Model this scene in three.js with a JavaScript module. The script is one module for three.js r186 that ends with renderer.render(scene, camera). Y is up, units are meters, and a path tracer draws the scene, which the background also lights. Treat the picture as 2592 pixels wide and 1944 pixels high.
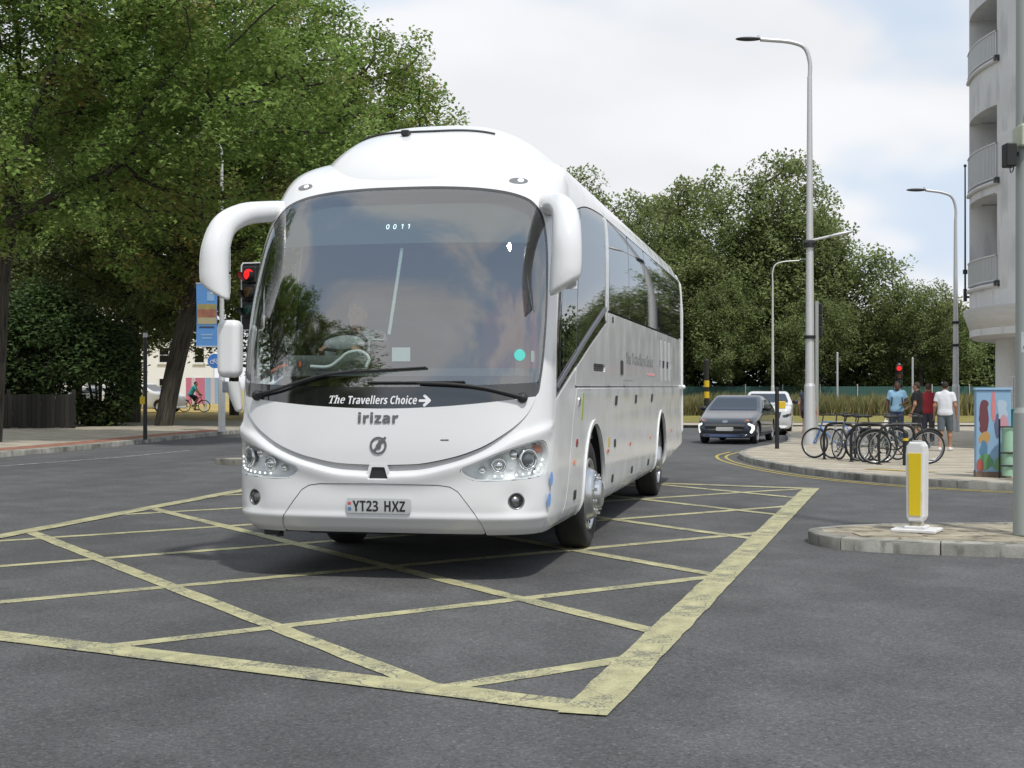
import * as THREE from 'three';
import { mergeGeometries, mergeVertices, toCreasedNormals } from 'three/addons/utils/BufferGeometryUtils.js';
import { RoundedBoxGeometry } from 'three/addons/geometries/RoundedBoxGeometry.js';
import { FontLoader } from 'three/addons/loaders/FontLoader.js';
import { TextGeometry } from 'three/addons/geometries/TextGeometry.js';

// ---------------------------------------------------------------- camera, sky, sun, exposure
const scene = new THREE.Scene();
const camera = new THREE.PerspectiveCamera(30.69, 4 / 3, 0.1, 1500);
camera.position.set(0, 1.5, 0);
camera.lookAt(0, 1.5 + 0.00214 * 100, -100);

const renderer = new THREE.WebGLRenderer({ antialias: true });
renderer.setSize(1024, 768);
renderer.toneMapping = THREE.LinearToneMapping;
renderer.toneMappingExposure = 1.33;
renderer.shadowMap.enabled = true;
renderer.shadowMap.type = THREE.PCFSoftShadowMap;

function mulberry(a) {
  return () => { a |= 0; a = a + 0x6D2B79F5 | 0; let t = Math.imul(a ^ a >>> 15, 1 | a); t = t + Math.imul(t ^ t >>> 7, 61 | t) ^ t; return ((t ^ t >>> 14) >>> 0) / 4294967296; };
}
function hash3(x, y, z) {
  let h = Math.imul(x, 374761393) + Math.imul(y, 668265263) + Math.imul(z, 1274126177) | 0;
  h = Math.imul(h ^ h >>> 13, 1274126177); return ((h ^ h >>> 16) >>> 0) / 4294967296;
}
function noise3(x, y, z) {
  const xi = Math.floor(x), yi = Math.floor(y), zi = Math.floor(z); let u = x - xi, v = y - yi, w = z - zi;
  u = u * u * u * (u * (6 * u - 15) + 10); v = v * v * v * (v * (6 * v - 15) + 10); w = w * w * w * (w * (6 * w - 15) + 10);
  const L = (a, b, t) => a + (b - a) * t;
  return L(L(L(hash3(xi, yi, zi), hash3(xi + 1, yi, zi), u), L(hash3(xi, yi + 1, zi), hash3(xi + 1, yi + 1, zi), u), v),
    L(L(hash3(xi, yi, zi + 1), hash3(xi + 1, yi, zi + 1), u), L(hash3(xi, yi + 1, zi + 1), hash3(xi + 1, yi + 1, zi + 1), u), v), w);
}
function fbm(x, y, z, o = 5) { let s = 0, a = 0.5, t = 0; for (let i = 0; i < o; i++) { s += a * noise3(x, y, z); t += a; x = x * 2.03 + 17.1; y = y * 2.03 + 5.3; z = z * 2.03 + 9.7; a *= 0.52; } return s / t; }
const clamp = (x, a = 0, b = 1) => Math.min(b, Math.max(a, x));
const sstep = (a, b, x) => { const t = clamp((x - a) / (b - a)); return t * t * (3 - 2 * t); };
const lerp = (a, b, t) => a + (b - a) * t;

{ // bright broken cloud with pale blue gaps, the same kind of sky all the way round
  const w = 1024, h = 512, d = new Float32Array(w * h * 4);
  for (let j = 0; j < h; j++) for (let i = 0; i < w; i++) {
    const el = ((j + 0.5) / h - 0.5) * Math.PI, az = ((i + 0.5) / w - 0.5) * 2 * Math.PI;
    const x = Math.cos(el) * Math.cos(az), y = Math.sin(el), z = Math.cos(el) * Math.sin(az);
    const yy = Math.max(y, 0.0) + 0.16, px = x / yy, pz = z / yy;
    const warp = fbm(px * 0.9 + 3, pz * 0.9 + 7, 2.2, 3) - 0.5;
    const n = fbm(px * 1.05 + 5.4 + warp * 1.2, pz * 1.05 + 1.7 - warp, 4.4, 6);
    const cov = sstep(0.42, 0.56, n + 0.10 * (1 - clamp(y * 2.2)));
    const body = fbm(px * 2.1 + 11, pz * 2.1 + 3, 8.1, 5);
    const up = clamp(y);
    const blue = [lerp(0.49, 0.26, up), lerp(0.58, 0.39, up), lerp(0.69, 0.60, up)];
    const g = 0.66 + 0.06 * sstep(0.32, 0.68, body);
    const cl = [g * 0.985, g, g * 1.03];
    const k = (j * w + i) * 4;
    for (let c = 0; c < 3; c++) d[k + c] = y < -0.02 ? 0.2 : lerp(blue[c], cl[c], 0.18 + 0.82 * cov) * 1.0;
    d[k + 3] = 1;
  }
  const t = new THREE.DataTexture(d, w, h, THREE.RGBAFormat, THREE.FloatType);
  t.mapping = THREE.EquirectangularReflectionMapping; t.magFilter = t.minFilter = THREE.LinearFilter; t.needsUpdate = true;
  scene.background = t; scene.environment = t;
}
const sun = new THREE.DirectionalLight(new THREE.Color(1.0, 0.965, 0.90), 2.2);
sun.position.set(24, 90, 31);
sun.target.position.set(0, 0, -20);
sun.castShadow = true; sun.shadow.radius = 6; sun.shadow.mapSize.set(4096, 4096);
Object.assign(sun.shadow.camera, { left: -70, right: 70, top: 80, bottom: -80, near: 1, far: 260 });
scene.add(sun, sun.target);

// ---------------------------------------------------------------- helpers
const V3 = (x, y, z) => new THREE.Vector3(x, y, z);
const taken = {};
function numbered(n) { const k = taken[n] = (taken[n] ?? -1) + 1; return k ? `${n}_${String(k).padStart(3, '0')}` : n; }
function describe(o, label, category, group) { o.userData.label = label; o.userData.category = category; if (group) o.userData.group = group; return o; }
function thing(name, label, category, [x, y, z] = [0, 0, 0], turn = 0, group) {
  const o = new THREE.Group(); o.name = numbered(name); o.position.set(x, y, z); o.rotation.y = turn; scene.add(o);
  return describe(o, label, category, group);
}
function plain(g) { // one kind of attributes everywhere, so that pieces merge
  g = g.index ? g.toNonIndexed() : g;
  if (!g.attributes.normal) g.computeVertexNormals();
  if (!g.attributes.uv) g.setAttribute('uv', new THREE.BufferAttribute(new Float32Array(g.attributes.position.count * 2), 2));
  for (const k of Object.keys(g.attributes)) if (!['position', 'normal', 'uv'].includes(k)) g.deleteAttribute(k);
  return g;
}
const merged = (gs) => gs.length === 1 ? gs[0] : mergeGeometries(gs.map(plain));
function part(parent, name, geo, material) {
  const m = new THREE.Mesh(Array.isArray(geo) ? merged(geo) : geo, material);
  m.name = name; m.castShadow = m.receiveShadow = true; parent.add(m); return m;
}
function structure(name, geo, material) { const m = part(scene, numbered(name), geo, material); m.userData.kind = 'structure'; return m; }
const box = (w, h, d, x = 0, y = 0, z = 0, r = 0) => { const g = r ? new RoundedBoxGeometry(w, h, d, 3, r) : new THREE.BoxGeometry(w, h, d); g.translate(x, y, z); return g; };
const cyl = (r0, r1, h, x = 0, y = 0, z = 0, n = 20) => { const g = new THREE.CylinderGeometry(r1, r0, h, n); g.translate(x, y + h / 2, z); return g; };
function tube(pts, r, n = 8, seg) { const c = new THREE.CatmullRomCurve3(pts.map((p) => p.isVector3 ? p : V3(...p)), false, 'centripetal'); return new THREE.TubeGeometry(c, seg || pts.length * 6, r, n, false); }
function rod(a, b, r, n = 8, r2 = r) {
  a = a.isVector3 ? a : V3(...a); b = b.isVector3 ? b : V3(...b);
  const g = new THREE.CylinderGeometry(r2, r, a.distanceTo(b), n); g.applyQuaternion(new THREE.Quaternion().setFromUnitVectors(V3(0, 1, 0), b.clone().sub(a).normalize()));
  g.translate((a.x + b.x) / 2, (a.y + b.y) / 2, (a.z + b.z) / 2); return g;
}
function extrude(pts, depth, bevel = 0, holes = []) {
  const s = new THREE.Shape(pts.map((p) => new THREE.Vector2(...p)));
  for (const h of holes) s.holes.push(new THREE.Path(h.map((p) => new THREE.Vector2(...p))));
  return new THREE.ExtrudeGeometry(s, { depth, bevelEnabled: bevel > 0, bevelSize: bevel, bevelThickness: bevel, bevelSegments: 2 });
}
// piecewise cubic through (x, y), monotone
function pchip(xs, ys) {
  const n = xs.length, h = [], dl = [], m = new Array(n).fill(0);
  for (let i = 0; i < n - 1; i++) { h.push(xs[i + 1] - xs[i]); dl.push((ys[i + 1] - ys[i]) / h[i]); }
  m[0] = dl[0]; m[n - 1] = dl[n - 2];
  for (let i = 1; i < n - 1; i++) if (dl[i - 1] * dl[i] > 0) { const a = 2 * h[i] + h[i - 1], b = h[i] + 2 * h[i - 1]; m[i] = (a + b) / (a / dl[i - 1] + b / dl[i]); }
  return (x) => {
    x = clamp(x, xs[0], xs[n - 1]); let i = 0; while (i < n - 2 && x > xs[i + 1]) i++;
    const t = (x - xs[i]) / h[i], t2 = t * t, t3 = t2 * t;
    return (2 * t3 - 3 * t2 + 1) * ys[i] + (t3 - 2 * t2 + t) * h[i] * m[i] + (3 * t2 - 2 * t3) * ys[i + 1] + (t3 - t2) * h[i] * m[i + 1];
  };
}
function smoothLoop(pts, n = 6, tension = 0.5) { // closed Catmull-Rom through 2-D points
  const c = new THREE.CatmullRomCurve3(pts.map(([x, y]) => V3(x, y, 0)), true, 'catmullrom', tension);
  return c.getPoints(pts.length * n).slice(0, -1).map((p) => [p.x, p.y]);
}
function polySDF(p) { // signed distance to a polygon, negative inside
  const n = p.length;
  return (x, y) => {
    let d = 1e9, s = 1;
    for (let i = 0, j = n - 1; i < n; j = i++) {
      const ex = p[j][0] - p[i][0], ey = p[j][1] - p[i][1], wx = x - p[i][0], wy = y - p[i][1];
      const t = clamp((wx * ex + wy * ey) / (ex * ex + ey * ey + 1e-12)), bx = wx - ex * t, by = wy - ey * t;
      d = Math.min(d, bx * bx + by * by);
      const a = y >= p[i][1], b = y < p[j][1], c = ex * wy > ey * wx;
      if ((a && b && c) || (!a && !b && !c)) s = -s;
    }
    return s * Math.sqrt(d);
  };
}
function lineSDF(p) { return (x, y) => { let d = 1e9; for (let i = 0; i < p.length - 1; i++) { const ex = p[i + 1][0] - p[i][0], ey = p[i + 1][1] - p[i][1], wx = x - p[i][0], wy = y - p[i][1], t = clamp((wx * ex + wy * ey) / (ex * ex + ey * ey + 1e-12)); d = Math.min(d, Math.hypot(wx - ex * t, wy - ey * t)); } return d; }; }
const boxSDF = (cx, cy, hx, hy, r = 0) => (x, y) => { const qx = Math.abs(x - cx) - hx + r, qy = Math.abs(y - cy) - hy + r; return Math.hypot(Math.max(qx, 0), Math.max(qy, 0)) + Math.min(Math.max(qx, qy), 0) - r; };
const discSDF = (cx, cy, r) => (x, y) => Math.hypot(x - cx, y - cy) - r;
const union = (...f) => (x, y) => Math.min(...f.map((g) => g(x, y)));
const minus = (a, ...f) => (x, y) => { let d = a(x, y); for (const g of f) d = Math.max(d, -g(x, y)); return d; };
const both = (...f) => (x, y) => Math.max(...f.map((g) => g(x, y)));
const grow = (f, r) => (x, y) => f(x, y) - r;

// The region sdf < 0 of a (u, v) sheet as a mesh on the surface pos(u, v) -> [x, y, z], with a turned-in rim of the given thickness.
function patch(sdf, [u0, u1, v0, v1], cell, pos, { thick = 0, off = 0, flip = false, cellV = cell, uvScale = 1 } = {}) {
  const nu = Math.ceil((u1 - u0) / cell) + 1, nv = Math.ceil((v1 - v0) / cellV) + 1;
  const val = new Float32Array(nu * nv), U = (i) => u0 + i * cell, W = (j) => v0 + j * cellV;
  for (let j = 0; j < nv; j++) for (let i = 0; i < nu; i++) val[j * nu + i] = i === 0 || j === 0 || i === nu - 1 || j === nv - 1 ? Math.max(sdf(U(i), W(j)), 0.02 * cell) : sdf(U(i), W(j));
  const P = [], N = [], T = [], I = [], seen = new Map(), uvs = [];
  const e = 2e-3;
  function frame(u, v) {
    const a = pos(u + e, v), b = pos(u - e, v), c = pos(u, v + e), d = pos(u, v - e);
    const x1 = a[0] - b[0], y1 = a[1] - b[1], z1 = a[2] - b[2], x2 = c[0] - d[0], y2 = c[1] - d[1], z2 = c[2] - d[2];
    let nx = y1 * z2 - z1 * y2, ny = z1 * x2 - x1 * z2, nz = x1 * y2 - y1 * x2; const l = (Math.hypot(nx, ny, nz) || 1) * (flip ? -1 : 1);
    return [nx / l, ny / l, nz / l];
  }
  function vert(u, v) {
    const n = frame(u, v), p = pos(u, v); const k = P.length / 3;
    P.push(p[0] + n[0] * off, p[1] + n[1] * off, p[2] + n[2] * off); N.push(...n); T.push(u * uvScale, v * uvScale); uvs.push([u, v]); return k;
  }
  const key = (k, mk) => { let q = seen.get(k); if (q === undefined) { q = mk(); seen.set(k, q); } return q; };
  const edge = (i0, j0, i1, j1) => { if (j0 > j1 || i0 > i1) [i0, j0, i1, j1] = [i1, j1, i0, j0]; const a = val[j0 * nu + i0], b = val[j1 * nu + i1], t = clamp(a / (a - b), 0.001, 0.999); return key(`${i0},${j0},${i1 - i0}`, () => vert(lerp(U(i0), U(i1), t), lerp(W(j0), W(j1), t))); };
  const rim = [];
  for (let j = 0; j < nv - 1; j++) for (let i = 0; i < nu - 1; i++) {
    const c = [[i, j], [i + 1, j], [i + 1, j + 1], [i, j + 1]], ins = c.map(([a, b]) => val[b * nu + a] < 0);
    if (!ins.includes(true)) continue;
    const poly = []; let out = -1;
    for (let k = 0; k < 4; k++) {
      const m = (k + 1) & 3;
      if (ins[k]) poly.push(key(`n${c[k][0]},${c[k][1]}`, () => vert(U(c[k][0]), W(c[k][1]))));
      if (ins[k] !== ins[m]) { const q = edge(...c[k], ...c[m]); poly.push(q); if (ins[k]) out = q; else if (out >= 0) { rim.push([out, q]); out = -1; } else rim.push([-1, q]); }
    }
    for (const r of rim.slice(-2)) if (r[0] === -1) r[0] = out;
    for (let k = 1; k < poly.length - 1; k++) flip ? I.push(poly[0], poly[k + 1], poly[k]) : I.push(poly[0], poly[k], poly[k + 1]);
  }
  if (thick) for (const [a, b] of rim) {
    if (a < 0) continue;
    const k = P.length / 3; const na = N.slice(a * 3, a * 3 + 3), nb = N.slice(b * 3, b * 3 + 3), pa = P.slice(a * 3, a * 3 + 3), pb = P.slice(b * 3, b * 3 + 3);
    const ex = pb[0] - pa[0], ey = pb[1] - pa[1], ez = pb[2] - pa[2]; let s = [ey * na[2] - ez * na[1], ez * na[0] - ex * na[2], ex * na[1] - ey * na[0]]; const l = (Math.hypot(...s) || 1) * (flip ? -1 : 1); s = s.map((q) => q / l);
    for (const [p, n, q] of [[pa, na, a], [pb, nb, b]]) for (const d of [0, thick]) { P.push(p[0] - n[0] * d, p[1] - n[1] * d, p[2] - n[2] * d); N.push(...s); T.push(T[q * 2], T[q * 2 + 1]); }
    if (flip) I.push(k, k + 2, k + 1, k + 2, k + 3, k + 1); else I.push(k, k + 1, k + 2, k + 2, k + 1, k + 3);
  }
  const g = new THREE.BufferGeometry();
  g.setAttribute('position', new THREE.Float32BufferAttribute(P, 3)); g.setAttribute('normal', new THREE.Float32BufferAttribute(N, 3)); g.setAttribute('uv', new THREE.Float32BufferAttribute(T, 2)); g.setIndex(I);
  return g;
}
// A closed solid f(x, y, z) < 0 as a smooth mesh (surface nets).
function solid(f, [x0, y0, z0], [x1, y1, z1], h) {
  const nx = Math.ceil((x1 - x0) / h) + 1, ny = Math.ceil((y1 - y0) / h) + 1, nz = Math.ceil((z1 - z0) / h) + 1, val = new Float32Array(nx * ny * nz);
  for (let k = 0, q = 0; k < nz; k++) for (let j = 0; j < ny; j++) for (let i = 0; i < nx; i++, q++) val[q] = f(x0 + i * h, y0 + j * h, z0 + k * h);
  const id = new Int32Array(nx * ny * nz).fill(-1), P = [], N = [], I = [], at = (i, j, k) => (k * ny + j) * nx + i;
  const E = [[0, 1], [2, 3], [4, 5], [6, 7], [0, 2], [1, 3], [4, 6], [5, 7], [0, 4], [1, 5], [2, 6], [3, 7]], c = new Float32Array(8);
  for (let k = 0; k < nz - 1; k++) for (let j = 0; j < ny - 1; j++) for (let i = 0; i < nx - 1; i++) {
    let m = 0; for (let b = 0; b < 8; b++) { c[b] = val[at(i + (b & 1), j + (b >> 1 & 1), k + (b >> 2))]; if (c[b] < 0) m |= 1 << b; }
    if (m === 0 || m === 255) continue;
    let x = 0, y = 0, z = 0, n = 0;
    for (const [a, b] of E) if ((c[a] < 0) !== (c[b] < 0)) { const t = c[a] / (c[a] - c[b]); x += (a & 1) + t * ((b & 1) - (a & 1)); y += (a >> 1 & 1) + t * ((b >> 1 & 1) - (a >> 1 & 1)); z += (a >> 2) + t * ((b >> 2) - (a >> 2)); n++; }
    const px = x0 + (i + x / n) * h, py = y0 + (j + y / n) * h, pz = z0 + (k + z / n) * h, e = h * 0.35;
    let gx = f(px + e, py, pz) - f(px - e, py, pz), gy = f(px, py + e, pz) - f(px, py - e, pz), gz = f(px, py, pz + e) - f(px, py, pz - e); const l = Math.hypot(gx, gy, gz) || 1;
    id[at(i, j, k)] = P.length / 3; P.push(px, py, pz); N.push(gx / l, gy / l, gz / l);
  }
  const quad = (a, b, c2, d, s) => { if (a < 0 || b < 0 || c2 < 0 || d < 0) return; s ? I.push(a, b, c2, a, c2, d) : I.push(a, c2, b, a, d, c2); };
  for (let k = 1; k < nz - 1; k++) for (let j = 1; j < ny - 1; j++) for (let i = 1; i < nx - 1; i++) {
    const s = val[at(i, j, k)] < 0;
    if (s !== (val[at(i + 1, j, k)] < 0)) quad(id[at(i, j - 1, k - 1)], id[at(i, j, k - 1)], id[at(i, j, k)], id[at(i, j - 1, k)], s);
    if (s !== (val[at(i, j + 1, k)] < 0)) quad(id[at(i - 1, j, k - 1)], id[at(i - 1, j, k)], id[at(i, j, k)], id[at(i, j, k - 1)], s);
    if (s !== (val[at(i, j, k + 1)] < 0)) quad(id[at(i - 1, j - 1, k)], id[at(i, j - 1, k)], id[at(i, j, k)], id[at(i - 1, j, k)], s);
  }
  const g = new THREE.BufferGeometry();
  g.setAttribute('position', new THREE.Float32BufferAttribute(P, 3)); g.setAttribute('normal', new THREE.Float32BufferAttribute(N, 3));
  g.setAttribute('uv', new THREE.Float32BufferAttribute(new Float32Array(P.length / 3 * 2).map((_, q) => q & 1 ? P[(q >> 1) * 3 + 1] : P[(q >> 1) * 3] + P[(q >> 1) * 3 + 2]), 2));
  g.setIndex(I); return g;
}
const smin = (a, b, k) => { const h = Math.max(k - Math.abs(a - b), 0) / k; return Math.min(a, b) - h * h * k * 0.25; };
const smax = (a, b, k) => -smin(-a, -b, k);

// textures
function dataTex(n, f, { srgb = true, repeat = 1 } = {}) { // f(x, y in 0..1, i, j) -> [r, g, b] in 0..255
  const d = new Uint8Array(n * n * 4);
  for (let j = 0; j < n; j++) for (let i = 0; i < n; i++) { const c = f(i / n, j / n, i, j), k = (j * n + i) * 4; d[k] = clamp(c[0], 0, 255); d[k + 1] = clamp(c[1], 0, 255); d[k + 2] = clamp(c[2], 0, 255); d[k + 3] = 255; }
  const t = new THREE.DataTexture(d, n, n); t.wrapS = t.wrapT = THREE.RepeatWrapping; t.magFilter = THREE.LinearFilter; t.minFilter = THREE.LinearMipmapLinearFilter; t.generateMipmaps = true;
  if (srgb) t.colorSpace = THREE.SRGBColorSpace; t.repeat.set(repeat, repeat); t.needsUpdate = true; return t;
}
function tileNoise(x, y, n, seed = 0) { // value noise that repeats over the unit square
  x *= n; y *= n; const xi = Math.floor(x), yi = Math.floor(y); let u = x - xi, v = y - yi; u = u * u * (3 - 2 * u); v = v * v * (3 - 2 * v);
  const h = (a, b) => hash3((a % n + n) % n, (b % n + n) % n, seed * 131 + n);
  return lerp(lerp(h(xi, yi), h(xi + 1, yi), u), lerp(h(xi, yi + 1), h(xi + 1, yi + 1), u), v);
}
const tfbm = (x, y, n, o, seed) => { let s = 0, a = 0.5, t = 0; for (let i = 0; i < o; i++) { s += a * tileNoise(x, y, n << i, seed + i); t += a; a *= 0.5; } return s / t; };
const std = (o) => new THREE.MeshStandardMaterial(o), phys = (o) => new THREE.MeshPhysicalMaterial(o);
const lin = (r, g, b) => new THREE.Color().setRGB(r, g, b);
// ---------------------------------------------------------------- ground, roads, pavements, markings  (x right, d away from the camera = -z)
const ground = (x, d) => -0.2 * sstep(19, 34, d + 0.4 * (x - 4)) * sstep(1, 6, x);
const flat = (lift) => (x, v) => [x, ground(x, -v) + lift, v];   // v is world z
const toXZ = (pts) => pts.map(([x, d]) => [x, -d]);

const asphaltTex = dataTex(1024, (x, y, i, j) => {
  const grit = hash3(i, j, 5), g2 = tileNoise(x, y, 256, 3), g3 = tileNoise(x, y, 128, 9), c = tfbm(x, y, 6, 4, 2);
  let b = 85 + (grit - 0.5) * 20 + (g2 - 0.5) * 22 + (g3 - 0.5) * 14 + (c - 0.5) * 26;
  if (g2 > 0.86) b += 16; if (g2 < 0.12) b -= 12;
  return [b, b * 0.995, b * 1.0];
});
const asphaltBump = dataTex(512, (x, y, i, j) => { const b = 128 + (tileNoise(x, y, 200, 3) - 0.5) * 150 + (hash3(i, j, 1) - 0.5) * 60; return [b, b, b]; }, { srgb: false });
asphaltTex.repeat.set(1 / 2.4, 1 / 2.4); asphaltBump.repeat.set(1 / 1.3, 1 / 1.3);
const roadMat = std({ map: asphaltTex, bumpMap: asphaltBump, bumpScale: 0.0025, roughness: 0.86, vertexColors: true });
{ // the road surface, with traffic-polished and patched areas in its tone
  const g = patch(() => -1, [-70, 70, -66, 30], 0.75, flat(0), { flip: true });
  const p = g.attributes.position, col = new Float32Array(p.count * 3);
  for (let i = 0; i < p.count; i++) {
    const x = p.getX(i), d = -p.getZ(i);
    const m = 0.9 + 0.34 * (fbm(x * 0.22, d * 0.22, 3, 4) - 0.5) + 0.34 * (fbm(x * 0.9 + d * 0.3, d * 0.12, 8, 3) - 0.5);
    col.set([m, m, m * 1.01], i * 3);
  }
  g.setAttribute('color', new THREE.BufferAttribute(col, 3));
  structure('road', g, roadMat);
}
const road = scene.children[scene.children.length - 1];
{ // terrain to the horizon
  const g = new THREE.CircleGeometry(900, 64); g.rotateX(-Math.PI / 2); g.translate(0, -0.34, 0);
  const t = dataTex(256, (x, y) => { const n = tfbm(x, y, 8, 5, 4); return [120 + n * 60, 112 + n * 52, 70 + n * 34]; }); t.repeat.set(80, 80);
  structure('ground', g, std({ map: t, roughness: 1 }));
}
const kerbTex = dataTex(512, (x, y, i, j) => { const n = tfbm(x, y, 6, 5, 17), s = (hash3(i, j, 12) - 0.5) * 36, st = sstep(0.58, 0.75, tfbm(x, y, 9, 4, 19)); const b = 146 + (n - 0.5) * 70 + s - st * 34; return [b * 1.01, b, b * 0.95]; });
// paint
function paintTex(base, wear, seed) {
  return dataTex(512, (x, y, i, j) => {
    const n = tfbm(x, y, 10, 4, seed), f = tileNoise(x, y, 190, seed + 3), crack = Math.abs(tfbm(x, y, 5, 4, seed + 9) - 0.5);
    const worn = n * 0.62 + f * 0.38 + (hash3(i, j, seed) - 0.5) * 0.18 < wear || crack < 0.008 ? 1 : 0, dirt = 0.80 + 0.26 * tfbm(x, y, 24, 3, seed + 5) + (hash3(i, j, 7) - 0.5) * 0.16;
    const g = 84 + (f - 0.5) * 50; return worn ? [lerp(base[0], g, 0.62), lerp(base[1], g, 0.62), lerp(base[2], g, 0.62)] : base.map((c) => c * dirt);
  });
}
const yellowTex = paintTex([181, 177, 137], 0.37, 21); yellowTex.repeat.set(1 / 1.7, 1 / 1.7);
const yellowMat = std({ map: yellowTex, roughness: 0.75, bumpMap: asphaltBump, bumpScale: 0.0025 });
const lineTex = paintTex([186, 170, 84], 0.33, 33); lineTex.repeat.set(1 / 1.1, 1 / 1.1);
const lineMat = std({ map: lineTex, roughness: 0.78 });
const whiteLineTex = paintTex([196, 196, 190], 0.47, 45); whiteLineTex.repeat.set(1 / 1.3, 1 / 1.3);
const whiteLineMat = std({ map: whiteLineTex, roughness: 0.78 });
function stripe(parent, name, pts, w, lift, mat) { // a painted line along (x, d) points
  const P = [], T = [], I = []; let run = 0, rows = 0;
  const fine = []; for (let i = 0; i < pts.length - 1; i++) { const [a, b] = [pts[i], pts[i + 1]], n = Math.max(1, Math.ceil(Math.hypot(b[0] - a[0], b[1] - a[1]) / 0.12)); for (let k = 0; k < n; k++) fine.push([lerp(a[0], b[0], k / n), lerp(a[1], b[1], k / n)]); } fine.push(pts[pts.length - 1]);
  fine.forEach((p, i) => {
    const a = fine[Math.max(0, i - 1)], b = fine[Math.min(fine.length - 1, i + 1)], l = Math.hypot(b[0] - a[0], b[1] - a[1]), nx = -(b[1] - a[1]) / l, nd = (b[0] - a[0]) / l;
    if (i) run += Math.hypot(p[0] - fine[i - 1][0], p[1] - fine[i - 1][1]);
    for (const s of [-1, 1]) { const e = s * w / 2 + 0.022 * (fbm(p[0] * 4, p[1] * 4, s * 9, 3) - 0.5), x = p[0] + nx * e, d = p[1] + nd * e; P.push(x, ground(x, d) + lift, -d); T.push(run, s * w / 2 + pts[0][0] * 3.7); }
    if (i) I.push(rows - 2, rows - 1, rows, rows - 1, rows + 1, rows); rows += 2;
  });
  const g = new THREE.BufferGeometry(); g.setAttribute('position', new THREE.Float32BufferAttribute(P, 3)); g.setAttribute('uv', new THREE.Float32BufferAttribute(T, 2)); g.setIndex(I); g.computeVertexNormals();
  return part(parent, name, g, mat);
}
{ // yellow box junction
  const A = [0.36, 6.52], B = [4.43, 20.7], C = [-3.09, 24.5], D = [-5.9, 9.97], quad = [A, B, C, D];
  const cx = -1, cd = 15;
  const clip = (p, dir) => { // the part of the line inside the quad
    let lo = -100, hi = 100;
    for (let i = 0; i < 4; i++) {
      const a = quad[i], b = quad[(i + 1) % 4]; let nx = b[1] - a[1], nd = -(b[0] - a[0]); if (nx * (cx - a[0]) + nd * (cd - a[1]) < 0) { nx = -nx; nd = -nd; }
      const s = nx * (p[0] - a[0]) + nd * (p[1] - a[1]), k = nx * dir[0] + nd * dir[1];
      if (Math.abs(k) < 1e-9) { if (s < 0) return null; } else if (k > 0) lo = Math.max(lo, -s / k); else hi = Math.min(hi, -s / k);
    }
    return lo < hi - 0.3 ? [[p[0] + lo * dir[0], p[1] + lo * dir[1]], [p[0] + hi * dir[0], p[1] + hi * dir[1]]] : null;
  };
  for (const c of [7.23, 9.85, 12.45, 14.95, 17.4, 19.9, 22.4]) { const s = clip([0, c], [1, 0.76]); if (s) stripe(road, 'box_junction_stripe', s, 0.14, 0.004, yellowMat); }
  for (const c of [2.6, 6.32, 10.0, 13.8, 17.7, 21.5, 25.2]) { const s = clip([0, c], [0.522, -0.853]); if (s) stripe(road, 'box_junction_stripe', s, 0.14, 0.0055, yellowMat); }
  const mid = (p, q, k) => [lerp(p[0], q[0], k), lerp(p[1], q[1], k)];
  stripe(road, 'box_junction_border', [D, A], 0.24, 0.007, yellowMat); stripe(road, 'box_junction_border', [mid(A, B, -0.009), mid(A, B, 1.006)], 0.23, 0.0085, yellowMat);
  stripe(road, 'box_junction_border', [C, B], 0.24, 0.007, yellowMat); stripe(road, 'box_junction_border', [D, C], 0.22, 0.0085, yellowMat);
}
// pavements
const slabTex = dataTex(512, (x, y, i, j) => {
  const n = tfbm(x, y, 8, 5, 11), r = Math.floor(y * 8), c = Math.floor(x * 5 + (r & 1) * 0.5), u = (x * 5 + (r & 1) * 0.5) % 1, v = (y * 8) % 1;
  const joint = u < 0.02 || v < 0.03 ? 0.86 : 1, tone = 0.93 + 0.12 * hash3(c % 5, r, 3), s = (hash3(i, j, 2) - 0.5) * 18;
  const b = (164 + (n - 0.5) * 50) * joint * tone + s; return [b * 1.03, b * 0.98, b * 0.88];
});
slabTex.repeat.set(1 / 3, 1 / 3);
const slabMat = std({ map: slabTex, roughness: 0.9 });
const kerbMat = std({ map: kerbTex, roughness: 0.92, bumpMap: kerbTex, bumpScale: 0.003 });
const kerbMat2 = std({ map: kerbTex, color: lin(0.8, 0.8, 0.8), roughness: 0.92, bumpMap: kerbTex, bumpScale: 0.003 });
function curve2(pts, closed = false) { return new THREE.CatmullRomCurve3(pts.map(([x, d]) => V3(x, 0, -d)), closed, 'centripetal'); }
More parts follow.
